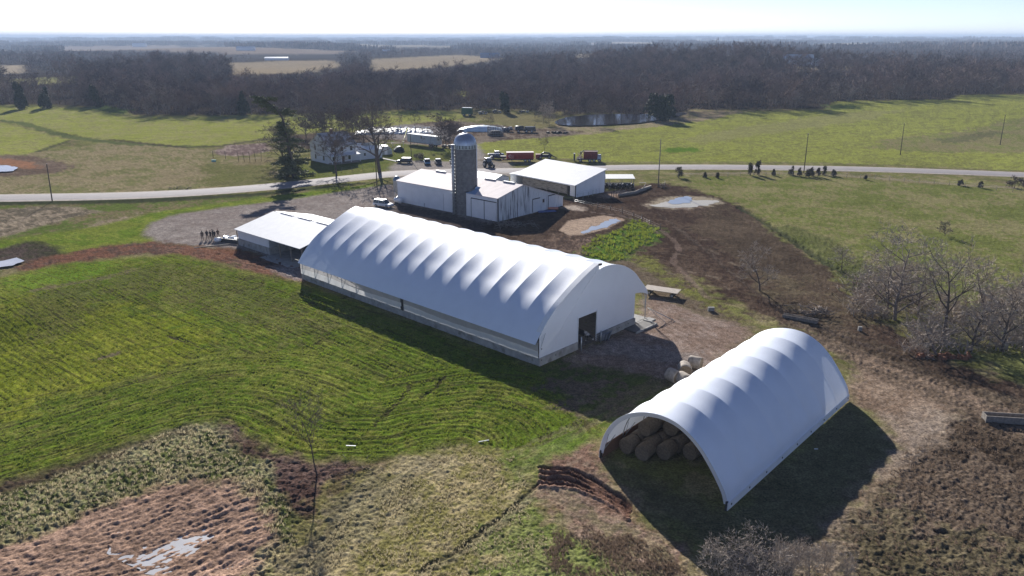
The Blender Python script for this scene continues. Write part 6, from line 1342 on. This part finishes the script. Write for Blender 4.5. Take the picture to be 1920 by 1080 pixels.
# bunker silo with white plastic and tyres
bk = thing('bunker_silo', 'bunker covered in white plastic and tyres left of the trailer', 'silage bunker', G(735, 250), R(9))
vs = []; fs = []; nx, ny = 40, 14; r2 = random.Random(2)
for j in range(ny + 1):
    for i in range(nx + 1):
        u, v_ = i / nx, j / ny; z = 1.6 * math.sin(math.pi * v_) ** .5 * (math.sin(math.pi * u) ** .4) + r2.uniform(-.12, .12); vs.append((-15 + 32 * u, -3 + 12 * v_, z))
for j in range(ny):
    for i in range(nx): fs.append((j * (nx + 1) + i, j * (nx + 1) + i + 1, (j + 1) * (nx + 1) + i + 1, (j + 1) * (nx + 1) + i))
MB().add(vs, fs, False).build('plastic_cover', mat('grey_plastic', (.33, .33, .34), rough=.6, var=.5, scale=.3, col2=(.62, .63, .66), thr=.54), bk)
m = MB()
for k in range(95):
    j = r2.choice((0, 0, 1, 2, 2)); x = -14 + 30 * r2.random(); y_ = (-3.5, 1.8, 8.6)[j] + r2.gauss(0, .45); m.rbox(x, y_, (.4, 1.9, .9)[j] + r2.uniform(0, .3), r2.uniform(.3, 1.1), r2.uniform(.3, .6), r2.uniform(.15, .4), rz=r2.uniform(0, 3), rx=r2.uniform(-.4, .4), taper=.7)
m.build('plastic_folds', PLASTW, bk)
for k in range(40):
    x, y_ = r2.uniform(-13, 15), r2.uniform(-2, 7.5); m = MB(); m.lathe([(.2, .0), (.42, .0), (.45, .12), (.42, .22), (.2, .22)], 10, (x, y_, 1.55)); m.build('tyre', BLACK, bk)
wp = thing('silage_pile', 'white plastic-covered silage pile beyond the trailer', 'silage pile', G(905, 245), R(3))
vs = []; fs = []
for j in range(11):
    for i in range(25):
        u, v_ = i / 24, j / 10; w_ = .45 + .55 * math.sin(math.pi * u) ** .5; vs.append((-11 + 21 * u, (v_ - .5) * 9 * w_, max(0, 2.3 * (1 - (2 * v_ - 1) ** 2) ** .5 * math.sin(math.pi * u) ** .6 + r2.uniform(-.1, .1))))
for j in range(10):
    for i in range(24): fs.append((j * 25 + i, j * 25 + i + 1, (j + 1) * 25 + i + 1, (j + 1) * 25 + i))
MB().add(vs, fs, True).build('plastic_cover', mat('pale_blue_plastic', (.62, .74, .80), rough=.35, var=.12, scale=.5), wp)
cr = thing('wire_crib', 'round grey wire crib in front of the white covered pile', 'crib', G(929, 254)); m = MB()
for k in range(28):
    a = 2 * math.pi * k / 28; m.tube([(3.2 * math.cos(a), 3.2 * math.sin(a), 0), (3.2 * math.cos(a), 3.2 * math.sin(a), 3.6)], .07, 4)
for z in (.3, 1.2, 2.2, 3.1, 3.6): m.tube([(3.22 * math.cos(2 * math.pi * k / 24), 3.22 * math.sin(2 * math.pi * k / 24), z) for k in range(25)], .06, 4)
m.build('wire_mesh', mat('crib_wire', (.22, .22, .23), rough=.6), cr); m = MB(); m.lathe([(0, 2.0), (2.0, 1.9), (2.9, 1.0), (3.0, 0)], 20); m.build('contents', mat('dark_corn', (.06, .045, .035), var=.4), cr)
for i, (px, py, lb) in enumerate(((948, 247, 'blue-black heap of covered goods right of the wire crib'), (1045, 250, 'low dark dirt mound on the tan ground'))):
    t = thing('dark_heap', lb, 'heap', G(px, py)); m = MB(); r2 = random.Random(70 + i)
    for k in range(16): m.rbox(r2.gauss(0, 1.5), r2.gauss(0, .8), r2.uniform(.1, .7 if i else 1.6), r2.uniform(.8, 2.2), r2.uniform(.8, 1.6), r2.uniform(.4, 1.1), rz=r2.uniform(0, 3), rx=r2.uniform(-.4, .4), taper=.6)
    m.build('heap_mass', mat('dark_soil_heap', (.035, .028, .025), var=.5) if i else mat('blue_black_covers', (.05, .06, .09), rough=.5, var=.5, col2=(.4, .45, .55), thr=.6), t)
p = G(982, 248); t = thing('slurry_tanker', 'black machine with a round white tank end beyond the tan ground', 'tanker', p, R(-5))
MB().tube([(-3.4, 0, 1.6), (-3.3, 0, 1.6), (0, 0, 1.6)], [.9, 1.05, 1.05], 16).build('tank', DKMET, t); MB().tube([(-3.6, -.2, 1.7), (-3.4, -.2, 1.7)], [.7, 1.0], 16).build('tank_end', WPAINT, t); MB().rbox(2.6, 0, 1.4, 5.2, 2, 1.9, taper=.85).build('machine_body', BPAINT, t); MB().tube([(4.2, 0, 2.3), (5.0, 0, 3.6)], .1, 5).build('arm', DKMET, t)
for x in (-2.2, 1.2, 3.4):
    for s_ in (-1, 1): wheel(t, x, s_ * 1.0, .6, .4)
p = G(876, 217); t = thing('green_wagon', 'dark green high-sided wagon with a pale roof at the edge of the woods', 'wagon', p, R(-10)); MB().rbox(0, 0, 2.4, 5.4, 2.8, 3.0, taper=.96).build('box', GREENP, t, bevel=.1); MB().rbox(0, 0, 3.95, 4.6, 2.2, .2).build('roof', mat('pale_blue_roof', (.45, .5, .58)), t)
for x in (-1.6, 1.6):
    for s_ in (-1, 1): wheel(t, x, s_ * 1.2, .6, .4)
MB().tube([(2.7, 0, .9), (4.6, 0, .6)], .12, 5).build('drawbar', DKMET, t)
for i, (px, py, lb) in enumerate(((905, 214, 'pair of small pale machines under the trees'), (933, 212, 'dark implement with pale parts under the trees'), (983, 211, 'long flat pale implement under the trees'))):
    t = thing('stored_implement', lb, 'implement', G(px, py)); m = MB(); r2 = random.Random(90 + i)
    for k in range(6): m.rbox(r2.uniform(-2.5, 2.5), r2.uniform(-.8, .8), r2.uniform(.5, 1.4) * (1 if i < 2 else .6), r2.uniform(.5, 2), r2.uniform(.3, 1), r2.uniform(.2, .9), rz=r2.uniform(-.5, .5))
    m.build('machine_frame', mat('mixed_scrap', (.05, .05, .05)), t)
    for x in (-1.5, 1.5): wheel(t, x, -.8, .5, .3)
# ------------------------------------------------------------------ poles and fences
POLE = mat('creosote_pole', (.085, .065, .05), rough=.9, var=.3)
def pole(px, py, h, label, lean=(0, 0), m_=POLE, arm=False, r_=.15, grp='roadside poles'):
    t = thing('utility_pole', label, 'pole', G(px, py), 0, grp); MB().tube([(0, 0, -.3), (lean[0] * h, lean[1] * h, h)], [r_, r_ * .65], 8).build('shaft', m_, t)
    MB().tube([(lean[0] * h - .02, lean[1] * h, h - .02), (lean[0] * h, lean[1] * h, h + .12)], [.06, .05], 6).build('insulator', GALV, t)
    if arm: MB().rbox(lean[0] * h * .93, lean[1] * h * .93, h * .93, 1.6, .1, .1, rz=.3).build('crossarm', m_, t)
    return t
pole(98, 377, 9.0, 'dark wooden pole beside the road at the far left', (.03, 0)); pole(1507, 325, 11.5, 'dark wooden pole among the roadside cedars'); pole(1688, 290, 10.5, 'pole in the green field above the road', (-.02, 0)); pole(1875, 272, 11, 'farthest pole at the right of the green field', (-.01, 0))
pole(1234, 350, 12.5, 'pale pole by the end of the fallen log', m_=WOODG); pole(707, 352, 15, 'pole standing in front of the large bare tree', (.0, 0)); pole(772, 302, 9.5, 'pole beside the black vehicle and brown shrub', (-.02, 0), r_=.12)
for px, py, lb in ((737, 285, 'left short post on the lawn by the strap'), (757, 282, 'right short post on the lawn by the strap')):
    t = thing('clothes_post', lb, 'post', G(px, py), 0, 'posts on the lawn'); MB().tube([(0, 0, 0), (0, 0, 3.2)], .06, 5).build('shaft', GALV, t); MB().rbox(0, 0, 3.15, 1.0, .06, .06).build('crossbar', GALV, t)
def fence(label, pts, n, h=1.3, wires=3, m_=None, rad=.055, name='wire_fence', jit=.06):
    P = catmull(np.array([ground_at(*q)[:2] for q in pts]), 8); L = np.concatenate([[0], np.cumsum(np.hypot(*np.diff(P, axis=0).T))])
    b = (P[0][0], P[0][1], float(H(*P[0]))); t = thing(name, label, 'fence', b); r2 = random.Random(int(pts[0][0])); q = []
    for k in range(n):
        s_ = L[-1] * k / (n - 1); x = float(np.interp(s_, L, P[:, 0])) - b[0]; y = float(np.interp(s_, L, P[:, 1])) - b[1]; z = float(H(x + b[0], y + b[1])) - b[2]; hh = h * r2.uniform(.9, 1.15)
        MB().tube([(x, y, z - .1), (x + r2.uniform(-jit, jit), y, z + hh)], rad, 5).build('post', m_ or WOODG, t); q.append((x, y, z))
    for w_ in range(wires): MB().tube([(a, b_, c_ + h * (.35 + .3 * w_)) for a, b_, c_ in q], .012, 3).build('wire', GALV, t)
fence('wire fence on thin posts along the near side of the road', [(1272, 334), (1400, 331), (1560, 333), (1700, 341), (1800, 350), (1930, 364)], 26)
fence('wire fence on the far side of the road at the field edge', [(700, 318), (640, 322)], 4); fence('pipe rail fence round the white end of the cattle shed', [(1082, 374), (1106, 369), (1124, 362)], 6, 1.4, 4, GALV, .05, 'pipe_fence')
fence('wooden post fence by the mud yard below the feed shelter', [(1146, 372), (1158, 366), (1175, 363), (1190, 360)], 7, 1.5, 2, POLE, .09, 'post_fence', .15)
fence('short broken fence on the tan field left of the pine', [(448, 303), (475, 303), (490, 302)], 5, 3.0, 1, POLE, .07, 'post_fence', .3); fence('two old posts left of the pine field patch', [(400, 296), (423, 298)], 2, 2.4, 0, POLE, .08, 'post_fence')
fence('leaning posts round the shaded lot beside the lean-to', [(1075, 380), (1130, 392), (1180, 405), (1238, 430)], 9, 1.3, 2, POLE, .08, 'post_fence', .12)
# ------------------------------------------------------------------ far farms
def far_barn(px, py, L, W_, h, ang, label, wall=METW, roof=ROOFW, name='distant_barn'):
    t = thing(name, label, 'barn', G(px, py), R(ang)); MB().box(-L / 2, L / 2, 0, W_, -1, h).prism([(0, h), (W_, h), (W_ / 2, h * 1.5)], -L / 2, L / 2, 'x').build('wall', wall, t)
    slab(MB(), -L / 2 - .5, L / 2 + .5, -.6, h, W_ / 2, h * 1.55, .2).build('roof', roof, t); slab(MB(), -L / 2 - .5, L / 2 + .5, W_ / 2 + .01, h * 1.55, W_ + .6, h, .2).build('roof', roof, t); return t
far_barn(260, 87, 55, 22, 9, 2, 'long white barn far off on the left below the horizon'); far_barn(460, 94.5, 44, 14, 6, 3, 'bright white shed on the tan fields far away'); far_barn(518, 113, 38, 10, 3.5, 2, 'low pale pink-fronted shed beside the far tan field', roof=WPAINT)
far_barn(726, 102, 18, 13, 7, 30, 'small dark barn with a pale roof among far trees', mat('dark_boards', (.04, .04, .05))); far_barn(918, 109, 34, 14, 6, -2, 'blue-grey barn at the edge of the far tan field', mat('blue_barn', (.10, .16, .28)), mat('blue_barn', (.10, .16, .28)))
far_barn(1495, 122, 26, 14, 6, -20, 'pale grey barn in the clearing at the right', roof=mat('blue_barn_roof', (.35, .42, .5))); far_barn(1524, 123, 18, 10, 4.5, -5, 'small white shed right of the pale grey barn'); far_barn(52, 86, 20, 12, 9, 10, 'tiny white farm building at the far left')
for px, py, s_, lb in ((1439, 118, 1, 'pale silo standing in the woods at the right'), (1447, 117, .8, 'smaller pale silo beside the other in the right woods')):
    t = thing('distant_silo', lb, 'silo', G(px, py)); m = MB(); m.lathe([(3 * s_, 0), (3 * s_, 16 * s_)], 16); m.build('wall', METW, t); m = MB(); m.lathe([(3.1 * s_, 16 * s_), (2 * s_, 18 * s_), (0, 19 * s_)], 16); m.build('dome', ROOFW, t)
# ------------------------------------------------------------------ air
hb = MB(); hz_ = hb.box(-21000, 21000, -800, 24000, -60, 75)
hm = bpy.data.materials.new('haze_air'); hm.use_nodes = True; nn = hm.node_tree.nodes; nn.remove(nn['Principled BSDF'])
pv = nn.new('ShaderNodeVolumePrincipled'); pv.inputs['Color'].default_value = (.62, .77, 1, 1); pv.inputs['Density'].default_value = 1.6e-4; pv.inputs['Anisotropy'].default_value = .0
hm.node_tree.links.new(pv.outputs[0], nn['Material Output'].inputs['Volume'])
haze = hb.build('haze', hm); tag(haze, kind='stuff')
